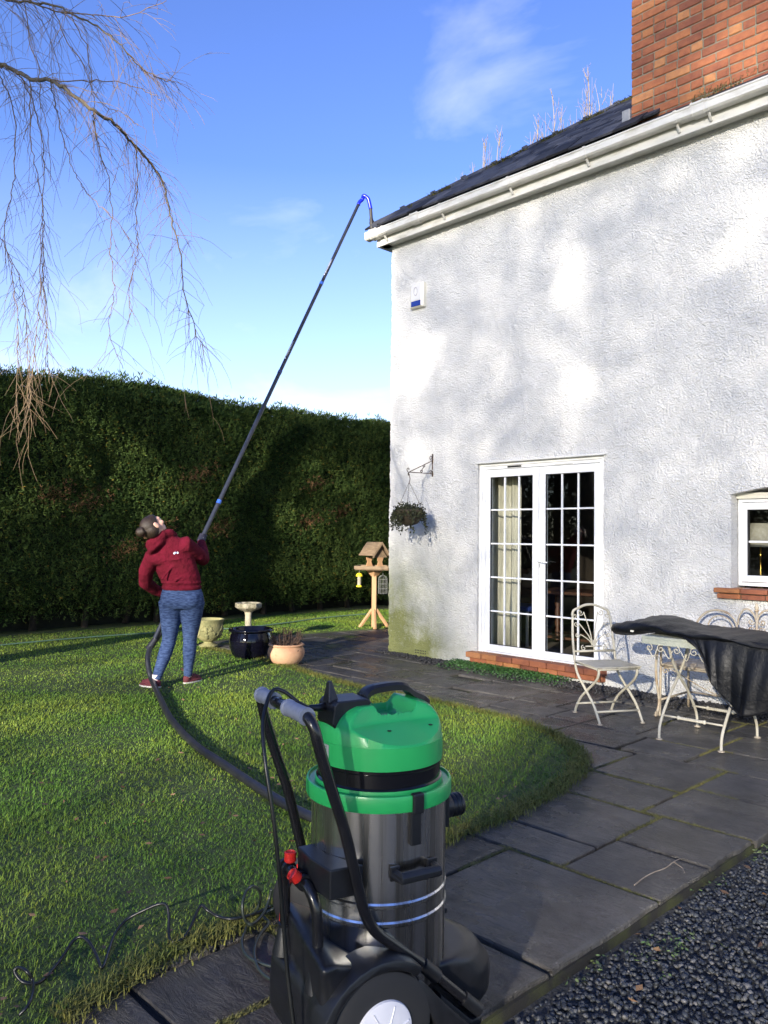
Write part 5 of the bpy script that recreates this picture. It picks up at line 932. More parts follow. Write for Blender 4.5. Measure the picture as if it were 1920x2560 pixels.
# recess for the drum
tub = blob('trolley', q, mTub, va, .0075, 4, .5)
def poly2(q, P_, s0, s1):
    n = len(P_); q.add([v3(x, s0, z) for x, z in P_]+[v3(x, s1, z) for x, z in P_], [tuple(range(n)), tuple(range(2*n-1, n-1, -1))]+[(i, (i+1) % n, n+(i+1) % n, n+i) for i in range(n)])
for s in (-1, 1):
    hc = (-.122, .152); q = MB(); arc = lambda r_, a0, a1, n_=14: [(hc[0]+r_*math.cos(R_(a0+(a1-a0)*i/n_)), hc[1]+r_*math.sin(R_(a0+(a1-a0)*i/n_))) for i in range(n_+1)]
    P_ = arc(.188, 196, 50)+arc(.16, 50, 196); poly2(q, P_, s*.15, s*.257 if s > 0 else -.19)
    if s > 0: o = q.build('wheel_arch', mTub, va, True, bevel=.007, seg=2, edge=35)
    q = MB(); poly2(q, [(-.005, .262), (.02, .238), (.06, .192), (.11, .142), (.185, .07), (.185, .05), (.045, .05), (.05, .12), (-.02, .25)], s*.15, s*.245); q.build('side_flange', mTub, va, True, bevel=.006, seg=2, edge=35)
    q = MB(); poly2(q, [(.09, .175), (.20, .072), (.235, .075), (.235, .05), (.09, .05)], s*.15, s*.205); q.build('tube_socket', mTub, va, True, bevel=.006, seg=2, edge=35)
    [MB().tube(vp([(xa, s*.19, za), (xb, s*.19, zb)]), .0205, 14).build('tube_clip', mTub, va, True, edge=40) for xa, za, xb, zb in ((.035, .266, .085, .219), (.175, .136, .23, .086))]
for s in (1, -1):
    Mw = frame((1, 0, 0), (0, 0, 1), (0, -s, 0), v3(-.122, .222 if s > 0 else -.13, .155))
    q = MB(); q.lathe([(.09, -.03), (.135, -.03), (.15, -.022), (.154, -.01), (.154, .01), (.15, .022), (.135, .028), (.085, .03)], 48, (0, 0, 0), None); wh = q.build('wheel', mat('tyre_rubber', (.014, .014, .015), rough=.7), va, True, edge=40); wh.matrix_basis = Mw
    q = MB(); q.lathe([(.082, .026), (.085, .03), (.083, .036), (.066, .042), (.02, .046), (.001, .047)], 48)
    cap = q.build('hub_cap', mat('white_hub', (.62, .62, .66), (.56, .56, .6), 6, .45), wh, True, edge=40)
    q = MB()
    for k in range(7):
        a = k*.8976+.3; q.add([Vector((.016*math.cos(a)-.002*math.sin(a), .016*math.sin(a)+.002*math.cos(a), .0465)), Vector((.016*math.cos(a)+.002*math.sin(a), .016*math.sin(a)-.002*math.cos(a), .0465)), Vector((.073*math.cos(a)+.0016*math.sin(a), .073*math.sin(a)-.0016*math.cos(a), .0405)), Vector((.073*math.cos(a)-.0016*math.sin(a), .073*math.sin(a)+.0016*math.cos(a), .0405)), ]+[Vector((.016*math.cos(a), .016*math.sin(a), .05)), Vector((.073*math.cos(a), .073*math.sin(a), .044))], [(0, 1, 4), (2, 3, 5), (0, 4, 5, 3), (1, 2, 5, 4)])
    q.build('spoke', mat('spoke_white', (.62, .62, .66), rough=.45), wh)
    q = MB(); q.lathe([(.012, .046), (.012, .054), (.002, .056)], 16); q.build('axle_cap', mBlk, wh, True, edge=40)
for (x, s) in ((.27, .1), (.27, -.1)):
    q = MB(); q.lathe([(.01, -.012), (.03, -.012), (.034, -.006), (.034, .006), (.03, .012), (.01, .012)], 20, v3(x, s, .036), frame((1, 0, 0), (0, 0, 1), (0, -1, 0))); q.build('castor', mBlk, va, True, edge=40)
# push handle: one bent tube
mTube = mat('black_tube', (.008, .008, .010), (.012, .012, .014), 12, .22)
hpz = [(.215, .19, .10), (.12, .19, .187), (.037, .19, .264), (-.07, .19, .352), (-.115, .19, .392), (-.145, .19, .44), (-.17, .19, .52), (-.21, .19, .671), (-.255, .19, .80), (-.288, .19, .90), (-.30, .188, .945), (-.308, .175, .97), (-.312, .15, .98), (-.312, .05, .98)]
P_ = hpz+[(x, -s, z) for x, s, z in reversed(hpz)]
q = MB(); q.tube(smooth_path(vp(P_), 4), .0155, 14); q.build('push_handle', mTube, va, True)
mGrip = mat('grey_grip', (.22, .24, .30), (.18, .20, .25), 60, .55)
for (s0, s1) in ((.035, .165), (-.165, -.06)):
    q = MB(); nn = 40; P_ = [v3(-.312, s0+(s1-s0)*i/nn, .98) for i in range(nn+1)]; rr_ = [(.0212 if 3 < i < nn-3 else .0235)+.0009*(i % 2) for i in range(nn+1)]; q.tube(P_, rr_, 18); q.build('grip', mGrip, va, True, edge=50)
# drain pipes in a clip block at the rear of the drum
q = MB(); PB = [(-.195, -.035), (-.246, -.035), (-.25, .06), (-.238, .16), (-.14, .165), (-.165, .12), (-.195, .04)]; n = len(PB)
q.add([v3(x, s, z) for z in (.485, .565) for x, s in PB], [tuple(range(n)), tuple(range(2*n-1, n-1, -1))]+[(i, (i+1) % n, n+(i+1) % n, n+i) for i in range(n)]); q.build('pipe_block', mBlk, va, bevel=.004)
q = MB(); pp = [(-.25, .115, .245), (-.25, .115, .40), (-.255, .105, .46), (-.262, .08, .492), (-.265, .05, .50), (-.265, -.06, .50), (-.262, -.085, .49), (-.255, -.105, .45), (-.25, -.11, .40), (-.25, -.11, .245)]
q.tube(smooth_path(vp(pp), 5), .0155, 12); q.build('pipe', mTube, va, True)
for s in (.115, -.11):
    q = MB(); q.lathe([(.036, 0), (.034, .01), (.02, .065), (.0175, .075), (.019, .078), (.019, .084), (.0165, .085)], 18, v3(-.25, s, .236)); q.build('pipe_foot', mBlk, va, True, edge=40)
for s in (.055, .03, -.05, -.075):
    q = MB(); q.lathe([(.016, -.006), (.022, -.006), (.022, .006), (.016, .006)], 16, v3(-.265, s, .5), frame((1, 0, 0), (0, 0, 1), (0, -1, 0))); q.build('pipe_clip', mBlk, va, True, edge=40)
for (x, s, z, d) in ((-.268, -.035, .525, (0, 0, 1)), (-.285, .06, .515, (-.7, 0, .7))):
    d = Vector(d).normalized(); o_ = d.orthogonal().normalized(); q = MB(); q.lathe([(.013, 0), (.017, .004), (.017, .028), (.013, .03), (.011, .026), (.002, .026)], 18, v3(x, s, z), frame(o_, d.cross(o_), d)); q.build('valve_knob', mRed, va, True, edge=40)
# mains lead: out of the block, over the bar and down the back
q = MB(); ld = [(-.17, -.01, .962), (-.215, -.01, .958), (-.25, -.03, .975), (-.285, -.05, 1.005), (-.315, -.06, 1.012), (-.345, -.035, .985), (-.375, .01, .93), (-.385, .06, .84), (-.375, .09, .72), (-.36, .10, .58), (-.345, .10, .44), (-.335, .11, .30), (-.325, .13, .18), (-.31, .15, .06)]
q.tube(smooth_path(vp(ld), 6), .0058, 8); q.build('mains_lead', mCab, va, True)
q = MB(); q.tube(vp([(-.165, -.01, .962), (-.2, -.01, .959), (-.225, -.013, .962)]), [.012, .0105, .008], 10); q.build('lead_sleeve', mBlk, va, True)
# ------------------------------------------------------------------ person with the gutter pole
RX_, VX_ = Vector((.695, .719, 0)).normalized(), Vector((-.719, .695, 0)).normalized()
PF = frame(RX_, VX_, (0, 0, 1), (.28, -3.12, .012))
mSkin = mat('skin', (.56, .33, .25), (.50, .28, .21), 9, .5)
mHood = mat('maroon_fleece', (.11, .006, .018), (.075, .005, .012), 10, .95, .9, 13, bdist=.03, spec=.12)
mLeg = mat('denim_marl', (.045, .075, .165), (.013, .026, .075), 55, .85, .25, 120, stretch=(.4, .4, 2.2), lo=.4, hi=.6, spec=.2, bdist=.003)
fv = Vector((.40, .62, .60)).normalized(); cvv = Vector((-.62, -.30, .55)); cvv = (cvv-fv*cvv.dot(fv)).normalized(); sx = fv.cross(cvv).normalized()
HC = Vector((-.115, -.365, 1.505)); HM = frame(sx, fv, cvv, HC)   # head: x side, y face, z crown
q = MB()
def hell(c, r): q.ell(HM @ Vector(c), r, 20, HM.to_3x3())
hell((0, -.012, .022), (.073, .092, .082)); hell((0, .03, -.035), (.056, .056, .066)); hell((0, .052, -.075), (.034, .032, .03)); hell((0, .075, .025), (.05, .02, .03))
q.tube([HM @ Vector(p) for p in ((0, .082, .02), (0, .103, -.022), (0, .088, -.032))], [.010, .015, .012], 10)   # nose
hell((0, .082, -.056), (.024, .013, .007)); hell((0, .080, -.066), (.021, .012, .007))                                  # lips
for s in (-1, 1):
    hell((s*.075, -.012, -.008), (.010, .021, .032)); hell((s*.079, -.016, .012), (.008, .019, .016)); hell((s*.03, .084, .022), (.02, .012, .008)); hell((s*.042, .066, -.022), (.022, .024, .022))
q.tube([HM @ Vector((0, -.02, -.03)), (-.085, -.30, 1.43), (-.05, -.24, 1.36), (-.02, -.19, 1.28)], [.056, .052, .056, .08], 16)
# trunk, arms and legs continue under the clothes
q.tube([(-.02, -.19, 1.28), (.02, -.12, 1.12), (.07, -.05, .9), (.075, -.045, .8)], [.1, .1, .11, .12], 16)
ARMR = [(.15, -.22, 1.345), (.222, -.03, 1.245), (.232, .10, 1.20), (.195, .27, 1.275), (.145, .415, 1.355), (.125, .475, 1.385)]
ARML = [(-.165, -.22, 1.215), (-.245, -.12, 1.09), (-.285, .0, .975), (-.235, .13, .9), (-.15, .22, .845), (-.11, .262, .825)]
q.tube([(-.02, -.2, 1.27)]+ARMR, [.07, .045, .04, .036, .032, .026, .026], 12).tube([(-.02, -.2, 1.2)]+ARML, [.07, .045, .04, .036, .032, .026, .026], 12)
LEGL = [(-.03, -.04, .80), (-.042, .0, .62), (-.058, .03, .44), (-.085, -.01, .30), (-.118, -.06, .17), (-.142, -.09, .07)]
LEGR = [(.172, -.03, .80), (.15, .03, .62), (.128, .08, .44), (.122, .09, .30), (.108, .12, .17), (.098, .14, .07)]
for Lg in (LEGL, LEGR): q.tube([(.075, -.045, .82)]+Lg, [.1, .085, .07, .05, .046, .036, .03], 12)
SHL, SHR = (-.148, -.1, .03), (.1, .15, .03)
body = blob('person', q, mSkin, None, .0085, 3, .45); body.matrix_world = PF
tag(body, 'person in maroon hoodie and blue leggings leaning back with a long pole', 'person')
q = MB()
for s in (-1, 1): q.ell(HM @ Vector((s*.029, .083, .010)), (.011, .011, .011), 10)
q.build('eye', mat('eye', (.6, .6, .58), rough=.2), body, True)
mHair = mat('brown_hair', (.012, .007, .004), (.036, .020, .010), 60, .55, .5, 200, stretch=(6, 1, 1), bdist=.004)
q = MB(); hell((0, -.022, .032), (.081, .094, .084)); hell((0, -.045, -.005), (.077, .074, .08)); hell((0, .02, .064), (.064, .06, .042))
BN = HM @ Vector((0, -.135, .045)); q.ell(BN, (.044, .044, .044), 16); q.tube([HM @ Vector((0, -.09, .035)), BN], [.035, .03], 10)
for k in range(14):
    a = k*.45; q.tube(spiral(BN, .046, .5, a, HM.to_3x3() @ Vector((0, math.cos(a), math.sin(a))), HM.to_3x3() @ Vector((1, 0, 0)), 8, .5), .009, 6)
for k in range(22):
    u = -1+2*k/21; q.tube(smooth_path([HM @ Vector((u*.058, .045+.012*(1-u*u), .072-.012*u*u)), HM @ Vector((u*.072, -.02, .095-.03*u*u)), HM @ Vector((u*.05, -.085, .075-.02*u*u)), HM @ Vector((u*.012, -.115, .05))], 4), [.0045]*13, 5)
blob('hair', q, mHair, body, .006, 2, .4)
q = MB(); q.tube([BN+(HM.to_3x3() @ Vector((.03*math.cos(a*.5), .035, .03*math.sin(a*.5)))) for a in range(14)], .006, 6); q.build('hair_band', mBlk, body, True)
# hoodie
q = MB()
def ring(c, rx, ry, tilt=0.0, n=28): return [Vector((c[0]+rx*math.cos(2*math.pi*i/n), c[1]+ry*math.sin(2*math.pi*i/n), c[2]+tilt*math.cos(2*math.pi*i/n))) for i in range(n)]
loft(q, [ring((.072, -.06, .945), .172, .132), ring((.072, -.06, .985), .18, .14), ring((.06, -.075, 1.03), .192, .148, .005), ring((.04, -.105, 1.10), .192, .145, .015), ring((.02, -.14, 1.18), .188, .138, .03), ring((.0, -.18, 1.255), .182, .128, .045), ring((-.02, -.21, 1.315), .165, .11, .06), ring((-.04, -.235, 1.365), .12, .09, .05), ring((-.055, -.25, 1.405), .065, .065, .02)])
q.tube([(-.02, -.21, 1.29)]+ARMR[:5], [.09, .078, .068, .066, .052, .042], 16)
q.tube([(-.03, -.21, 1.23)]+ARML[:5], [.09, .082, .07, .066, .054, .044], 16)
# sleeve wrinkles and elbow folds
for (A, n_) in ((ARMR, 7), (ARML, 7)):
    pth = smooth_path(A[:5], 4)
    for k in range(3, 15, 2):
        p = pth[k]; d = (pth[k+1]-pth[k-1]).normalized(); o_ = d.orthogonal().normalized(); b_ = d.cross(o_); r_ = .062-.0012*k
        q.tube([p+(o_*math.cos(i*.4+k)+b_*math.sin(i*.4+k))*r_+d*.012*math.sin(i*.9) for i in range(11)], .007, 6)
for (P_) in ([(.15, -.22, 1.2), (.05, -.262, 1.15), (-.06, -.262, 1.02)], [(.22, -.1, 1.16), (.15, -.2, 1.08), (.05, -.228, 1.0)], [(.2, -.16, 1.26), (.1, -.27, 1.21), (.0, -.285, 1.2)]): q.tube(smooth_path(P_, 5), .010, 6)
for z_ in (.985,): q.tube([p for p in ring((.07, -.062, z_), .182, .142)]+[ring((.07, -.062, z_), .182, .142)[0]], .009, 6)
# hood bunched round the back of the neck
q.tube(smooth_path([(.035, -.185, 1.425), (.02, -.27, 1.445), (-.035, -.325, 1.435), (-.1, -.345, 1.385), (-.145, -.31, 1.335), (-.15, -.23, 1.315)], 5), [.03]*5+[.042]*5+[.05]*6+[.055]*5+[.05]*5, 14)
q.tube(smooth_path([(.0, -.29, 1.40), (-.05, -.34, 1.37), (-.12, -.345, 1.31), (-.165, -.28, 1.27)], 5), [.026]*5+[.034]*6+[.03]*5, 12)
hoodie = blob('hoodie', q, mHood, body, .008, 3, .45)
q = MB(); n = 28; rr = ring((.074, -.058, .925), .168, .128); q.tube(rr+[rr[0]], .014, 8); rr = ring((.074, -.058, .945), .173, .132); q.tube(rr+[rr[0]], .014, 8)
blob('waistband', q, mHood, hoodie, .008, 3, .4)
for (A, d_) in ((ARMR, 1), (ARML, 1)):
    p0, p1 = Vector(A[3]), Vector(A[4]); q = MB(); d = (p1-p0).normalized(); q.tube([p1-d*.055, p1-d*.045, p1-d*.01, p1], [.044, .042, .038, .036], 14); q.build('cuff', mHood, hoodie, True)
# droplet emblem on the back
def drop(c, r, m, nm):
    q = MB(); c = Vector(c); n_ = 12; o_ = [(r*math.sin(a)*(1-.55*max(0, math.cos(a))), r*(math.cos(a)*1.0 if math.cos(a) < 0 else math.cos(a)*1.7)) for a in [2*math.pi*i/n_ for i in range(n_)]]
    v = [c+Vector((x*.97, -.004*0+(-.003), z)) for x, z in o_]+[c+Vector((x*.97, .006, z)) for x, z in o_]
    q.add(v, [tuple(range(n_-1, -1, -1))]+[(i, (i+1) % n_, n_+(i+1) % n_, n_+i) for i in range(n_)]); return q.build(nm, m, hoodie)
mPrint = mat('white_print', (.6, .62, .7), rough=.6); mPrintB = mat('blue_print', (.16, .3, .6), rough=.6)
from mathutils.bvhtree import BVHTree
bv = BVHTree.FromPolygons([v.co for v in hoodie.data.vertices], [p.vertices for p in hoodie.data.polygons])
def back_at(x, z):
    h = bv.ray_cast(Vector((x, -1, z)), Vector((0, 1, 0))); return h[0] if h[0] is not None else Vector((x, -.3, z))
drop(back_at(.062, 1.262), .0085, mPrint, 'droplet_print'); drop(back_at(.075, 1.268), .006, mPrintB, 'droplet_print'); drop(back_at(.09, 1.266), .0075, mPrint, 'droplet_print')
# leggings
q = MB()
loft(q, [ring((.073, -.052, .985), .155, .118), ring((.074, -.05, .94), .172, .13), ring((.077, -.05, .88), .195, .14), ring((.078, -.05, .82), .208, .138), ring((.078, -.045, .77), .205, .125), ring((.078, -.04, .735), .17, .10)])
for s, c in ((-1, (-.01, -.095, .83)), (1, (.165, -.095, .83))): q.ell(c, (.098, .09, .1), 18)
q.tube(smooth_path(LEGL, 4), list(np.interp(np.linspace(0, 5, 21), range(6), [.118, .095, .067, .066, .05, .041])), 18)
q.tube(smooth_path(LEGR, 4), list(np.interp(np.linspace(0, 5, 21), range(6), [.118, .094, .066, .063, .047, .040])), 18)
leg_ = blob('leggings', q, mLeg, body, .009, 4, .45)
mSock = mat('white_sock', (.6, .5, .48), rough=.9); mShoe = mat('maroon_shoe', (.10, .012, .02), (.07, .01, .016), 40, .8, .4, 200); mSole = mat('shoe_sole', (.45, .43, .4), rough=.7)
for (A, toe, nm) in ((LEGL, Vector((-.75, .35, 0)), 'l'), (LEGR, Vector((.45, .85, 0)), 'r')):
    an = Vector(A[5]); toe = toe.normalized(); hl_ = Vector((an.x, an.y, 0))-toe*.035
    q = MB(); q.tube([Vector((an.x, an.y, .12)), Vector((an.x, an.y, .06))], [.037, .036], 14); q.build('sock', mSock, body, True)
    q = MB(); sd_ = Vector((-toe.y, toe.x, 0))
    loft(q, [[hl_+toe*(.105+.125*math.cos(2*math.pi*i/24))+sd_*.043*math.sin(2*math.pi*i/24)*(1+.12*math.cos(2*math.pi*i/24))+Vector((0, 0, z))-toe*b_ for i in range(24)] for z, b_ in ((.012, 0), (.03, 0))])
    q.ell(hl_+toe*.02+Vector((0, 0, .042)), (.036, .036, .042), 14); q.tube([hl_+toe*.03+Vector((0, 0, .06)), hl_+toe*.1+Vector((0, 0, .05)), hl_+toe*.19+Vector((0, 0, .032))], [.034, .037, .028], 14)
    blob('shoe', q, mShoe, body, .006, 3, .4)
    q = MB(); loft(q, [[hl_+toe*(.105+.128*math.cos(2*math.pi*i/24))+sd_*.046*math.sin(2*math.pi*i/24)*(1+.12*math.cos(2*math.pi*i/24))+Vector((0, 0, z)) for i in range(24)] for z in (.0, .014)]); q.build('shoe_sole', mSole, body)
q = MB(); p_ = Vector(LEGR[5])+Vector((-.05, .01, .055)); q.tube(smooth_path([p_+Vector((.03, 0, -.01)), p_+Vector((-.01, -.01, .012)), p_+Vector((-.02, 0, -.0)), p_+Vector((.02, .01, -.012))], 4), .004, 5); q.build('shoe_lace', mShoe, body)
# gloves: palms and five fingers closed round the pole
PB_, PT_ = Vector((.029, -3.191, .436)), Vector((-.251, -.35, 5.628)); inv = PF.inverted(); pb, pt = inv @ PB_, inv @ PT_; pd = (pt-pb).normalized()
mGlove = mat('dark_glove', (.008, .008, .02), (.014, .014, .03), 30, .8, .4, 150)
for (A, zt, side) in ((ARMR, 1.395, 1), (ARML, .83, -1)):
    wr = Vector(A[4]); hc = pb+pd*((zt-pb.z)/pd.z); to = (hc-wr); to = (to-pd*to.dot(pd)); to = to.normalized() if to.length > 1e-4 else Vector((1, 0, 0)); nrm = pd.cross(to).normalized()*side
    q = MB(); pc = hc-to*.038; q.tube([wr-(pc-wr)*.3, wr+(pc-wr)*.4, pc], [.036, .034, .038], 12)
    for k in range(3): q.tube([pc+pd*(k*.022-.03)-to*.01, pc+pd*(k*.022-.03)+to*.012], .021, 10)
    for k, ln in enumerate((.9, 1.0, .97, .82)):
        b_ = pc+pd*(.034-.0225*k)+nrm*.006; r0 = .03
        P_ = [b_-to*.004]+[hc+pd*(.034-.0225*k)+(-to*math.cos(a)+nrm*math.sin(a))*r0 for a in np.linspace(.7, 1.0+2.6*ln, 6)]
        q.tube(smooth_path(P_, 3), list(np.linspace(.0115, .0095, 19)), 10)
    P_ = [pc+pd*.02-nrm*.012]+[hc+pd*(.03+.012*i)+(-to*math.cos(a)-nrm*math.sin(a))*.03 for i, a in enumerate((.5, 1.1, 1.8))]; q.tube(smooth_path(P_, 3), list(np.linspace(.014, .0105, 10)), 10)
    blob('glove', q, mGlove, body, .0048, 2, .4)
q = MB(); p_ = Vector(ARMR[5])+Vector((.03, -.02, .0)); q.box(p_+Vector((-.012, -.012, -.02)), p_+Vector((.004, -.004, .02))); q.build('glove_tag', mPrint, body, bevel=.002)
# gutter pole: carbon sections, blue collars, blue bend and a flat tip in the gutter
pole = thing('gutter_pole', 'long dark carbon suction pole with a blue bent end reaching into the gutter', 'pole', (0, 0, 0))
mCarb = mat('carbon_tube', (.028, .032, .045), (.018, .021, .03), 30, .33); mBlue = mat('blue_plastic', (.01, .02, .6), rough=.3); mNavy = mat('blue_collar', (.03, .10, .45), rough=.35)
DP = (PT_-PB_).normalized(); LN = (PT_-PB_).length
brk = [0, .115, .30, .55, .80, 1.0]; rad = [.0215, .0205, .0195, .0185, .0175]
brk = [0, .165, .46, .72, 1.0]; rad = [.0225, .0215, .0205, .0195]
brk = [0, .262, .55, .775, 1.0]
for i in range(4):
    a, b_ = PB_+DP*LN*brk[i], PB_+DP*LN*brk[i+1]; q = MB(); q.tube([a, b_+DP*.0], rad[i], 16); s_ = q.build('section', mCarb, pole, True, edge=40)
    if i < 3:
        q = MB(); q.tube([b_-DP*.028, b_-DP*.027, b_+DP*.012, b_+DP*.013], [rad[i], rad[i]+.0025, rad[i]+.0025, rad[i+1]], 16); q.build('collar', mNavy if i != 1 else mat('dark_blue_collar', (.02, .03, .12), rough=.4), s_, True, edge=40)
bend = smooth_path([PT_-DP*.02, PT_+DP*.03, PT_+DP*.075+Vector((.02, .01, 0)), PT_+Vector((.045, .04, .10)), PT_+Vector((.085, .075, .065)), PT_+Vector((.10, .09, -.0)), PT_+Vector((.112, .10, -.07))], 5)
q = MB(); q.tube(bend, .0235, 16); q.build('bend', mBlue, pole, True)
e0 = Vector(bend[-1]); tipv = Vector((-.155, -.2, 5.225)); q = MB(); dd_ = (tipv-e0); q.tube([e0-dd_*.03, e0+dd_*.35, e0+dd_*.36, e0+dd_*.98], [.0195, .0205, .0245, .026], 16); q.build('tip', mat('dark_rubber_tip', (.02, .02, .024), (.05, .045, .04), 12, .6), pole, True, edge=40)
side = DP.cross(Vector((vd.x, vd.y, 0))).normalized(); fr_ = side.cross(DP).normalized()
if fr_.dot(vd) > 0: fr_ = -fr_
for f_, r_ in ((.60, .0205), (.815, .0195)):
    c = PB_+DP*LN*f_; ax_ = (fr_*.8-RX_*.45).normalized(); sd2 = DP.cross(ax_).normalized()
    q = MB(); n = 6; V = [c+DP*u+(ax_*math.cos(t_)+sd2*math.sin(t_))*(r_+.0008) for u in (-.09, .13) for t_ in np.linspace(-.55, .55, n)]; q.add(V, [(i, i+1, n+i+1, n+i) for i in range(n-1)]); lb = q.build('sticker', mat('sticker_grey', (.30, .31, .36), (.22, .23, .27), 60, .5), pole, True); sd = lb.modifiers.new('s', 'SOLIDIFY'); sd.thickness = .0006
    q = MB(); P3 = lambda u, t_: c+DP*u+(ax_*math.cos(t_)+sd2*math.sin(t_))*(r_+.0014)
    for (p0, p1) in (((-.125, -.45), (-.10, 0)), ((-.125, .45), (-.10, 0)), ((-.118, -.25), (-.118, .25))): q.tube([P3(*p0), P3((p0[0]+p1[0])/2, (p0[1]+p1[1])/2), P3(*p1)], .0028, 5)
    for k in range(9): q.tube([P3(-.07+.021*k, -.3), P3(-.07+.021*k, .0), P3(-.07+.021*k, .3)], .0014, 4)
    q.build('sticker_print', mPrint, lb)
# ------------------------------------------------------------------ hedge
hg = thing('hedge', 'tall clipped dark green conifer hedge along the back of the lawn', 'hedge', (0, 0, 0))
def hx(y, z):  # face of the hedge
    P = np.stack([y, z], 1); return -4.25+.12*(vnoise(P, .8, 21)-.5)+.10*(vnoise(P, 2.3, 22)-.5)+.07*(vnoise(P, 6, 23)-.5)-.35*np.clip((z-3.2)/.7, 0, 1)**2 - .25*np.clip((.75-z)/.6, 0, 1)
def htop(y): return np.interp(y, [-9, -3.6, -2.5, -1.1, -.1, 1.2, 1.9, 3.1, 4.4, 9], [3.64, 3.72, 3.72, 3.86, 3.78, 3.70, 3.78, 3.74, 3.78, 3.84])+.1*(vnoise(np.stack([y, y*0], 1), 1.7, 5)-.5)
core = MB(); [core.box((-5.7, -9+.3*k_, .38), (-4.62, -8.7+.3*k_, 3.2)).box((-5.6, -9+.3*k_, 3.2), (-4.74, -8.7+.3*k_, float(htop(np.array([-8.85+.3*k_]))[0])-.13)) for k_ in range(60)]; core.box((-6.1, -9.5, -.05), (-5.0, 9.5, 1.0)); core.build('inner_growth', mat('hedge_inside', (.006, .008, .004), (.012, .015, .006), 12, .95), hg)
g7 = np.random.default_rng(31)
def sprays(P, out, size, g):
    """flat fern-like sprig: a fan of 4 slim triangles"""
    n = len(P); d = out+g.normal(0, .55, (n, 3)); d[:, 2] += .35; d /= np.linalg.norm(d, axis=1)[:, None]
    a = g.normal(size=(n, 3)); a -= d*(a*d).sum(1)[:, None]; a /= np.linalg.norm(a, axis=1)[:, None]
    Vs = []
    for k, (sp_, ln) in enumerate(((-.45, .95), (.5, .9))):
        dr = d+a*sp_; dr /= np.linalg.norm(dr, axis=1)[:, None]; sd_ = np.cross(dr, np.cross(d, a)); L_ = (size*ln)[:, None]
        b0 = P+dr*L_*.05; Vs += [b0, P+dr*L_*.5+a*L_*.13, P+dr*L_, P+dr*L_*.5-a*L_*.13]
    V = np.stack(Vs, 1).reshape(-1, 3); k = np.arange(n*2)*4; F = np.stack([k, k+1, k+2, k+3], 1); return V, F
n = 250000; y = g7.uniform(-8.2, 7.0, n); w_ = (y > -5.2) & (y < 5.2); y = y[w_ | (g7.random(n) < .4)]; n = len(y)
z = .14+(htop(y)-.14)*g7.random(n)**.95
dens = vnoise(np.stack([y, z], 1), 3.5, 41); lowgap = (z < .5) & (g7.random(n) < .8*(1-(z-.14)/.36)*(.5+vnoise(np.stack([y, z], 1), 1.9, 43))); keep = ~lowgap; y, z = y[keep], z[keep]; n = len(y)
dp_ = np.abs(g7.normal(0, .055, n)); x = hx(y, z)-dp_
P = np.stack([x, y, z], 1); o_ = np.tile([1., 0, 0], (n, 1)); V1, F1 = sprays(P, o_, g7.uniform(.032, .078, n), g7)
n = 38000; y = g7.uniform(-8, 7, n); x = -4.3-g7.random(n)**1.3*1.1; zt = htop(y)-.28*np.clip((x+4.75)/.45, 0, 1)**2-.02; z = zt-np.abs(g7.normal(0, .04, n)); tall = g7.random(n) < .09; z[tall] += g7.uniform(.02, .17, tall.sum())*(vnoise(np.stack([y, x], 1), 2.2, 7)[tall] > .4)
P = np.stack([x, y, z], 1); o_ = np.tile([.2, 0, 1.0], (n, 1)); V2, F2 = sprays(P, o_, np.where(tall, g7.uniform(.06, .12, n), g7.uniform(.035, .075, n)), g7)
V = np.concatenate([V1, V2]); F = np.concatenate([F1, F2+len(V1)])
mHedge = mat('conifer_spray', (.034, .064, .018), (.068, .105, .030), 1.6, .8, rndhue=[(0, (.5, .55, .5)), (.5, (1, 1, 1)), (.9, (1.35, 1.25, 1.0)), (.965, (1.7, 1.45, 1.1)), (1, (3.2, 1.3, .7))], island=True, spec=.08, lo=.35, hi=.7)
bigmesh('foliage', V, F, mHedge, hg)
# browned patches
Pc = np.array([(-2.0, 1.9), (-1.45, 1.2), (-.2, 2.4), (.2, 1.55), (2.1, 1.7), (2.3, 2.4), (-.9, 1.5), (-2.5, 2.0), (2.9, 1.9)]); Ps = []
for (yy, zz) in Pc:
    k = 260; a = g7.normal(0, [.16, .075], (k, 2)); Ps.append(np.stack([np.zeros(k), yy+a[:, 0], zz+a[:, 1]+.3*a[:, 0]], 1))
P = np.concatenate(Ps); P[:, 0] = hx(P[:, 1], P[:, 2])+.005-np.abs(g7.normal(0, .03, len(P))); V, F = sprays(P, np.tile([1., 0, 0], (len(P), 1)), g7.uniform(.03, .07, len(P)), g7)
bigmesh('browned_foliage', V, F, mat('browned_spray', (.12, .06, .025), (.20, .10, .04), 9, .8, rnd=.4, island=True), hg)
mBark = mat('bark', (.02, .016, .012), (.04, .03, .022), 20, .95, .6, 50)
for k in range(22):
    yy = -8+.68*k+g7.uniform(-.15, .15); q = MB(); q.tube([(-4.86+g7.uniform(-.08, .08), yy, -.05), (-4.86, yy+g7.uniform(-.06, .06), .3), (-4.8, yy, 1.0)], [.06, .045, .04], 8); q.build('trunk', mBark, hg, True)
# straw coloured litter under the hedge
n = 5000; P = np.stack([g7.uniform(-4.5, -3.55, n), g7.uniform(-6, 5, n), np.full(n, .012)], 1); P[:, 0] -= .2*np.sin(P[:, 1]*1.3)*0; V, F = leafy(P, g7.uniform(.015, .06, n), g7, .75)
kind(bigmesh('hedge_litter', V, F, mat('hedge_litter', (.10, .06, .035), (.2, .14, .08), 9, .9, rnd=.5, island=True)), 'stuff')

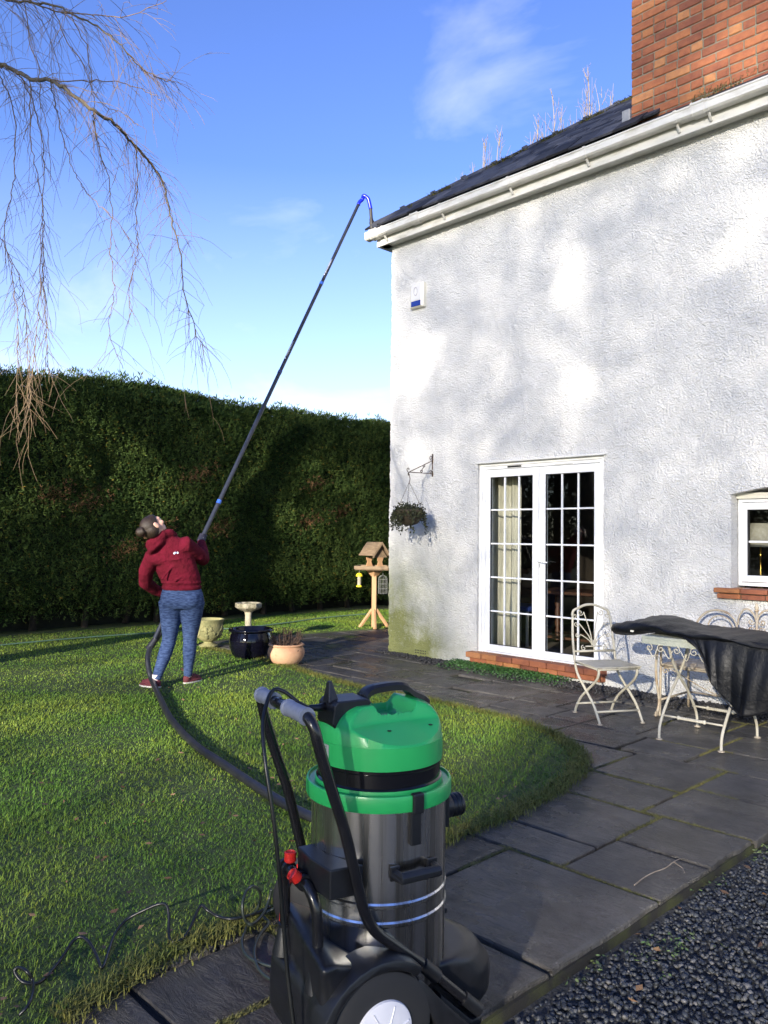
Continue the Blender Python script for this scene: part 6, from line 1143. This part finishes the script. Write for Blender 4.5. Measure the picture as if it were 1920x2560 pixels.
# ------------------------------------------------------------------ bare trees in view
mTwig = mat('willow_twig', (.15, .095, .05), (.24, .16, .08), 8, .6, rnd=.3, island=True); mWil = mat('willow_bark', (.075, .06, .04), (.12, .10, .065), 18, .85, .4, 60)
wl = thing('weeping_willow', 'leafless weeping willow whose branches hang into view at the top left', 'tree', (0, 0, 0))
g8 = np.random.default_rng(17)
q = MB(); tb0 = Vector(WILLOW['main'][0]); base = Vector((-1.35, -6.6, 0)); q.tube(smooth_path([base, base+Vector((.05, .05, 1.2)), base+Vector((.0, .1, 2.6)), base+Vector((.1, .2, 4.2)), base+Vector((.4, .5, 5.6))], 6), list(np.linspace(.24, .09, 25)), 12)
q.build('trunk', mWil, wl, True)
rad0 = {'main': .023, 'up': .015, 'up2': .010, 'side': .005}
allp = []
for k, pts_ in WILLOW.items():
    P_ = smooth_path(pts_, 6); r0 = rad0.get(k, .0048); q = MB(); n = len(P_)
    if k in ('main', 'up', 'up2'):
        P_ = smooth_path([base+Vector((.05, .2, {'main': 3.0, 'up': 4.3, 'up2': 5.2}[k])), (base+Vector((0, .2, 4)) + Vector(pts_[0]))/2+Vector((0, 0, .3))]+list(pts_), 6); n = len(P_)
    P_ = [p+Vector(g8.normal(0, .006, 3)) for p in P_]
    q.tube(P_, list(np.linspace(r0, .0022, n)), 7 if r0 > .01 else 5); q.build('branch', mWil if r0 > .01 else mTwig, wl, True); allp.append((k, P_))
# drooping twigs: thin strands joined as one part
V = []; F = []; off = 0
def strand(P_, r0, r1, n=4):
    global off
    v, f = tube(P_, list(np.linspace(r0, r1, len(P_))), n, False); V.extend([tuple(p) for p in v]); F.extend([tuple(i+off for i in t_) for t_ in f]); off += len(v)
def droop(p, d, ln, step=.07, r0=.0021, lvl=0):
    P_ = [p.copy()]; d = d.normalized()
    for i in range(max(3, int(ln/step))):
        d = (d+Vector((g8.normal(0, .11), g8.normal(0, .11), -.16+g8.normal(0, .05)))).normalized(); p = p+d*step; P_.append(p.copy())
        if lvl < 2 and g8.random() < (.23 if lvl == 0 else .14):
            droop(p.copy(), d+Vector((g8.normal(0, .5), g8.normal(0, .5), g8.normal(.05, .2))), ln*g8.uniform(.2, .55), step, r0*.72, lvl+1)
    strand(P_, r0, .0009)
for k, P_ in allp:
    n = len(P_); big = k in ('main', 'up', 'up2')
    for i in range(6 if big else 3, n):
        for _ in range(2 if big else 1):
            if g8.random() < (.66 if big else .55 if k != 'side' else .35):
                tg = (P_[min(i+1, n-1)]-P_[i-1]).normalized(); d = tg*g8.uniform(.2, .9)+Vector((g8.normal(0, .4), g8.normal(0, .4), g8.normal(-.05, .25)))
                droop(P_[i].copy(), d, g8.uniform(.2, .8 if big else .45)*(1-.3*i/n))
# end brooms that catch the sun in front of the hedge
for k in ('h4', 'h5', 'h6', 'h7'):
    P_ = [p for kk, pp in allp if kk == k for p in pp]; n = len(P_)
    for i in range(int(n*.5), n):
        if i < n*.93: droop(P_[i].copy(), Vector((g8.normal(0, .3), g8.normal(0, .3), -1)), g8.uniform(.15, .5), .06, .0024, 1)
F3 = np.array(F, np.int32); bigmesh('twigs', np.array(V), F3, mTwig, wl, True).__setitem__('kind', 'stuff')
mBirch = mat('pale_twig', (.22, .18, .15), (.30, .25, .20), 8, .7)
for i, tp_ in enumerate(BIRCH):
    tp_ = Vector(tp_); h_ = tp_.z; b_ = Vector((tp_.x+g8.normal(0, .1), tp_.y, 0)); bt_ = thing('bare_sapling', ('thin leafless tree top showing above the roof slope, %s' % ['leftmost of the row', 'second from the left', 'third from the left', 'fourth from the left', 'fifth from the left', 'tall one left of the tallest', 'short one between two taller ones', 'tallest of the row', 'forked one right of the tallest', 'rightmost next to the chimney', 'low one by the middle hip tiles', 'lowest one near the gutter end', 'small one left of the middle'][i]), 'tree', b_, 0, 'bare tree tops behind the roof')
    q = MB(); P_ = [Vector((0, 0, 0))]+[Vector((g8.normal(0, .03), g8.normal(0, .03), h_*f_)) for f_ in (.3, .6, .8, .93)]+[Vector((tp_.x-b_.x, 0, h_))]; P_ = smooth_path(P_, 4); q.tube(P_, list(np.linspace(.035, .003, len(P_))), 6); q.build('trunk', mBirch, bt_, True)
    q = MB()
    for k in range(3):
        dx, dy, hh_ = g8.normal(0, .32), g8.normal(0, .32), h_*g8.uniform(.86, .97); q.tube([(0, 0, h_*.35), (dx*.6, dy*.6, h_*.62), (dx, dy, hh_*.85), (dx*1.05, dy, hh_)], [.02, .014, .008, .003], 5)
        for m_ in range(16):
            f_ = g8.uniform(.62, .97); p = Vector((dx*f_, dy*f_, hh_*f_)); d = Vector((g8.normal(0, .35), g8.normal(0, .35), 1)).normalized(); q.tube([p, p+d*((1-f_)*h_*.2+.08), p+d*((1-f_)*h_*.34+.15)+Vector((0, 0, .03))], [.005, .004, .0024], 4)
    for k in range(40):
        f_ = g8.uniform(.55, .98); p = Vector((0, 0, h_*f_)); ln = (1-f_)*h_*.35+.15; d = Vector((g8.normal(0, .3), g8.normal(0, .3), 1)).normalized(); P2 = [p]; 
        for s_ in range(5):
            d = (d+Vector((g8.normal(0, .12), g8.normal(0, .12), .12))).normalized(); p = p+d*ln/5; P2.append(p)
            if g8.random() < .6: e_ = (d+Vector((g8.normal(0, .5), g8.normal(0, .5), .2))).normalized(); q.tube([p, p+e_*ln*.3], [.0042, .0026], 4)
        q.tube(P2, list(np.linspace(.0068, .003, 6)), 4)
    q.build('branches', mBirch, bt_, True)

# ------------------------------------------------------------------ trees across the garden: they stand towards the sun and shade the wall, lawn and hedge
LD = -np.array(SUN_TO)
def gsum(P, G, K_=1.1):
    o = np.zeros(len(P))
    for (u, v_, a, b_, c, d, amp) in G:
        x = P[:, 0]-u; y = P[:, 1]-v_; o += amp*np.exp(-K_*((a*x+b_*y)**2+(c*x+d*y)**2))
    return np.clip(o*1.25, 0, 1)
def lit_at(P):
    """how much sun should pass a leaf at P, from what lies beyond it along the sun ray"""
    n = len(P); lit = np.full(n, .0); big = 1e9
    tw = -P[:, 1]/LD[1]; pw_ = P+LD*tw[:, None]; okw = (pw_[:, 0] > 0) & (pw_[:, 2] > 0) & (pw_[:, 2] < 5.25)
    okr = (pw_[:, 0] > 0) & (pw_[:, 2] >= 5.25)
    th = (-4.2-P[:, 0])/LD[0]; ph = P+LD*th[:, None]; okh = (ph[:, 2] > 0) & (ph[:, 2] < 3.95) & (ph[:, 1] < 9)
    tg = -P[:, 2]/LD[2]; pg = P+LD*tg[:, None]
    first_g = (tg < np.where(pw_[:, 0] > 0, tw, big)) & (tg < th)
    lit[okw] = np.clip(gsum(pw_[okw][:, [0, 2]], SUN_WALL, 1.7)*.56+.39, 0, 1); lit[okr] = np.clip(gsum(pw_[okr][:, [0, 2]], SUN_WALL)*.45+.22+.3*vnoise(pw_[okr][:, [0, 2]], 1.6, 3), 0, 1)
    hm = okh & (pw_[:, 0] <= 0); lit[hm] = np.clip(gsum(ph[hm][:, [1, 2]], SUN_HEDGE)*(.75+.5*vnoise(ph[hm][:, [1, 2]], 4, 5)), 0, 1)
    lit[(~okh) & (pw_[:, 0] <= 0)] = 1
    gg = pg[first_g][:, :2]; base_ = np.clip(gsum(gg, SUN_LAWN)*1.25+.5+.45*np.clip((gg[:, 1]+6.2)/1.5, 0, 1)*vnoise(gg, .9, 71)*np.clip((4.2-gg[:, 0])/.9, .12, 1)+.75*np.clip((-7.6-gg[:, 1])/.5, 0, 1), 0, 1)
    lit[first_g] = base_
    tv = (-5.3-P[:, 1])/LD[1]; pv = P+LD*tv[:, None]; nv_ = (np.abs(pv[:, 0]-5.36) < .55) & (pv[:, 2] > .28) & (pv[:, 2] < 1.2); lit[nv_] = np.minimum(lit[nv_], .14)
    return lit
trees = [(3.0, -24.5), (5.5, -23.7), (8.0, -24.3), (10.6, -23.8), (13.1, -24.4), (15.7, -23.9)]
g9 = np.random.default_rng(51); X0, X1, Z0, Z1, dc = 1.0, 17.8, 3.5, 14.3, .0248
gx, gz = np.meshgrid(np.arange(X0, X1, dc), np.arange(Z0, Z1, dc), indexing='ij'); n = gx.size
P = np.stack([gx.ravel()+g9.uniform(0, dc, n), np.full(n, -24.0), gz.ravel()+g9.uniform(0, dc, n)], 1)+LD[None]*g9.normal(0, .6, n)[:, None]
P = P[P[:, 2] < 13.9-1.1*np.abs(((P[:, 0]-3.0) % 2.55)-1.27)/1.27]
lit = lit_at(P); P = P[g9.random(len(P)) > lit**.85]  # crown gaps shaped to let the set sun patches through
def twiglets(P, ln, wd, g):
    """short bare twigs as slim four-sided slivers"""
    n = len(P); d = g.normal(size=(n, 3)); d[:, 2] = d[:, 2]*.7-.2; d /= np.linalg.norm(d, axis=1)[:, None]
    s = np.cross(d, g.normal(size=(n, 3))); s /= np.linalg.norm(s, axis=1)[:, None]
    V = np.stack([P-d*ln[:, None]/2-s*wd[:, None]/2, P-d*ln[:, None]/2+s*wd[:, None]/2, P+d*ln[:, None]/2+s*wd[:, None]*.3, P+d*ln[:, None]/2-s*wd[:, None]*.3], 1).reshape(-1, 3)
    k = np.arange(n)*4; return V, np.stack([k, k+1, k+2, k+3], 1)
ti = np.argmin(np.abs(P[:, :1]-np.array([t_[0] for t_ in trees])[None]), 1)
ORD = ['first', 'second', 'third', 'fourth', 'fifth', 'last']
for k, (tx, ty) in enumerate(trees):
    tr_ = thing('garden_tree', 'twiggy bare tree across the garden, %s in the row counted from the hedge' % ORD[k], 'tree', (tx, ty, 0), 0, 'bare trees across the garden')
    q = MB(); q.tube([(0, 0, -.1), (.03, 0, 1.8), (.05, .02, 3.2)], [.16, .13, .08], 10); [q.tube(smooth_path([(.05, .02, 3.1), (.4*math.cos(a), .3*math.sin(a), 5.2), (.8*math.cos(a), .4*math.sin(a), 8.0), (.9*math.cos(a+.5), .4*math.sin(a), 11.5)], 5), list(np.linspace(.022, .005, 16)), 6) for a in (.3, 2.1, 4.1)]; q.build('trunk', mBark, tr_, True)
    p = P[ti == k]-np.array([tx, ty, 0]); V, F = twiglets(p, g9.uniform(.14, .36, len(p)), g9.uniform(.008, .014, len(p)), g9); bigmesh('crown', V, F, mWil, tr_)

mDark = mat('dark_conifer', (.018, .035, .014), (.035, .055, .02), 4, .8, rnd=.3, island=True)  # unseen conifers added so the door panes reflect something dark
for k, (tx, ty, th_, lb) in enumerate(((-6.6, -13.5, 9.5, 'unseen broad dark conifer added beyond the hedge corner for the door reflections'), (-9.4, -16.5, 11, 'unseen taller dark conifer added behind the broad one for the door reflections'), (-3.6, -17.5, 8.5, 'unseen smaller dark conifer added behind the row of bare trees'))):
    tr_ = thing('added_conifer', lb, 'tree', (tx, ty, 0))
    q = MB(); q.tube([(0, 0, -.1), (0, 0, th_*.5), (0, 0, th_*.95)], [.18, .1, .02], 10); q.build('trunk', mBark, tr_, True)
    n = 9000; z = g9.uniform(.4, th_, n); rmax = 1.9*(1-(z/th_)**1.6)+.15; a = g9.uniform(0, 2*np.pi, n); r_ = rmax*np.sqrt(g9.uniform(.35, 1, n))*(1+.15*np.sin(a*5+z*2)); P = np.stack([r_*np.cos(a), r_*np.sin(a), z], 1)
    V, F = sprays(P, np.stack([np.cos(a), np.sin(a), 0*a], 1), g9.uniform(.18, .38, n), g9); bigmesh('crown', V, F, mDark, tr_)
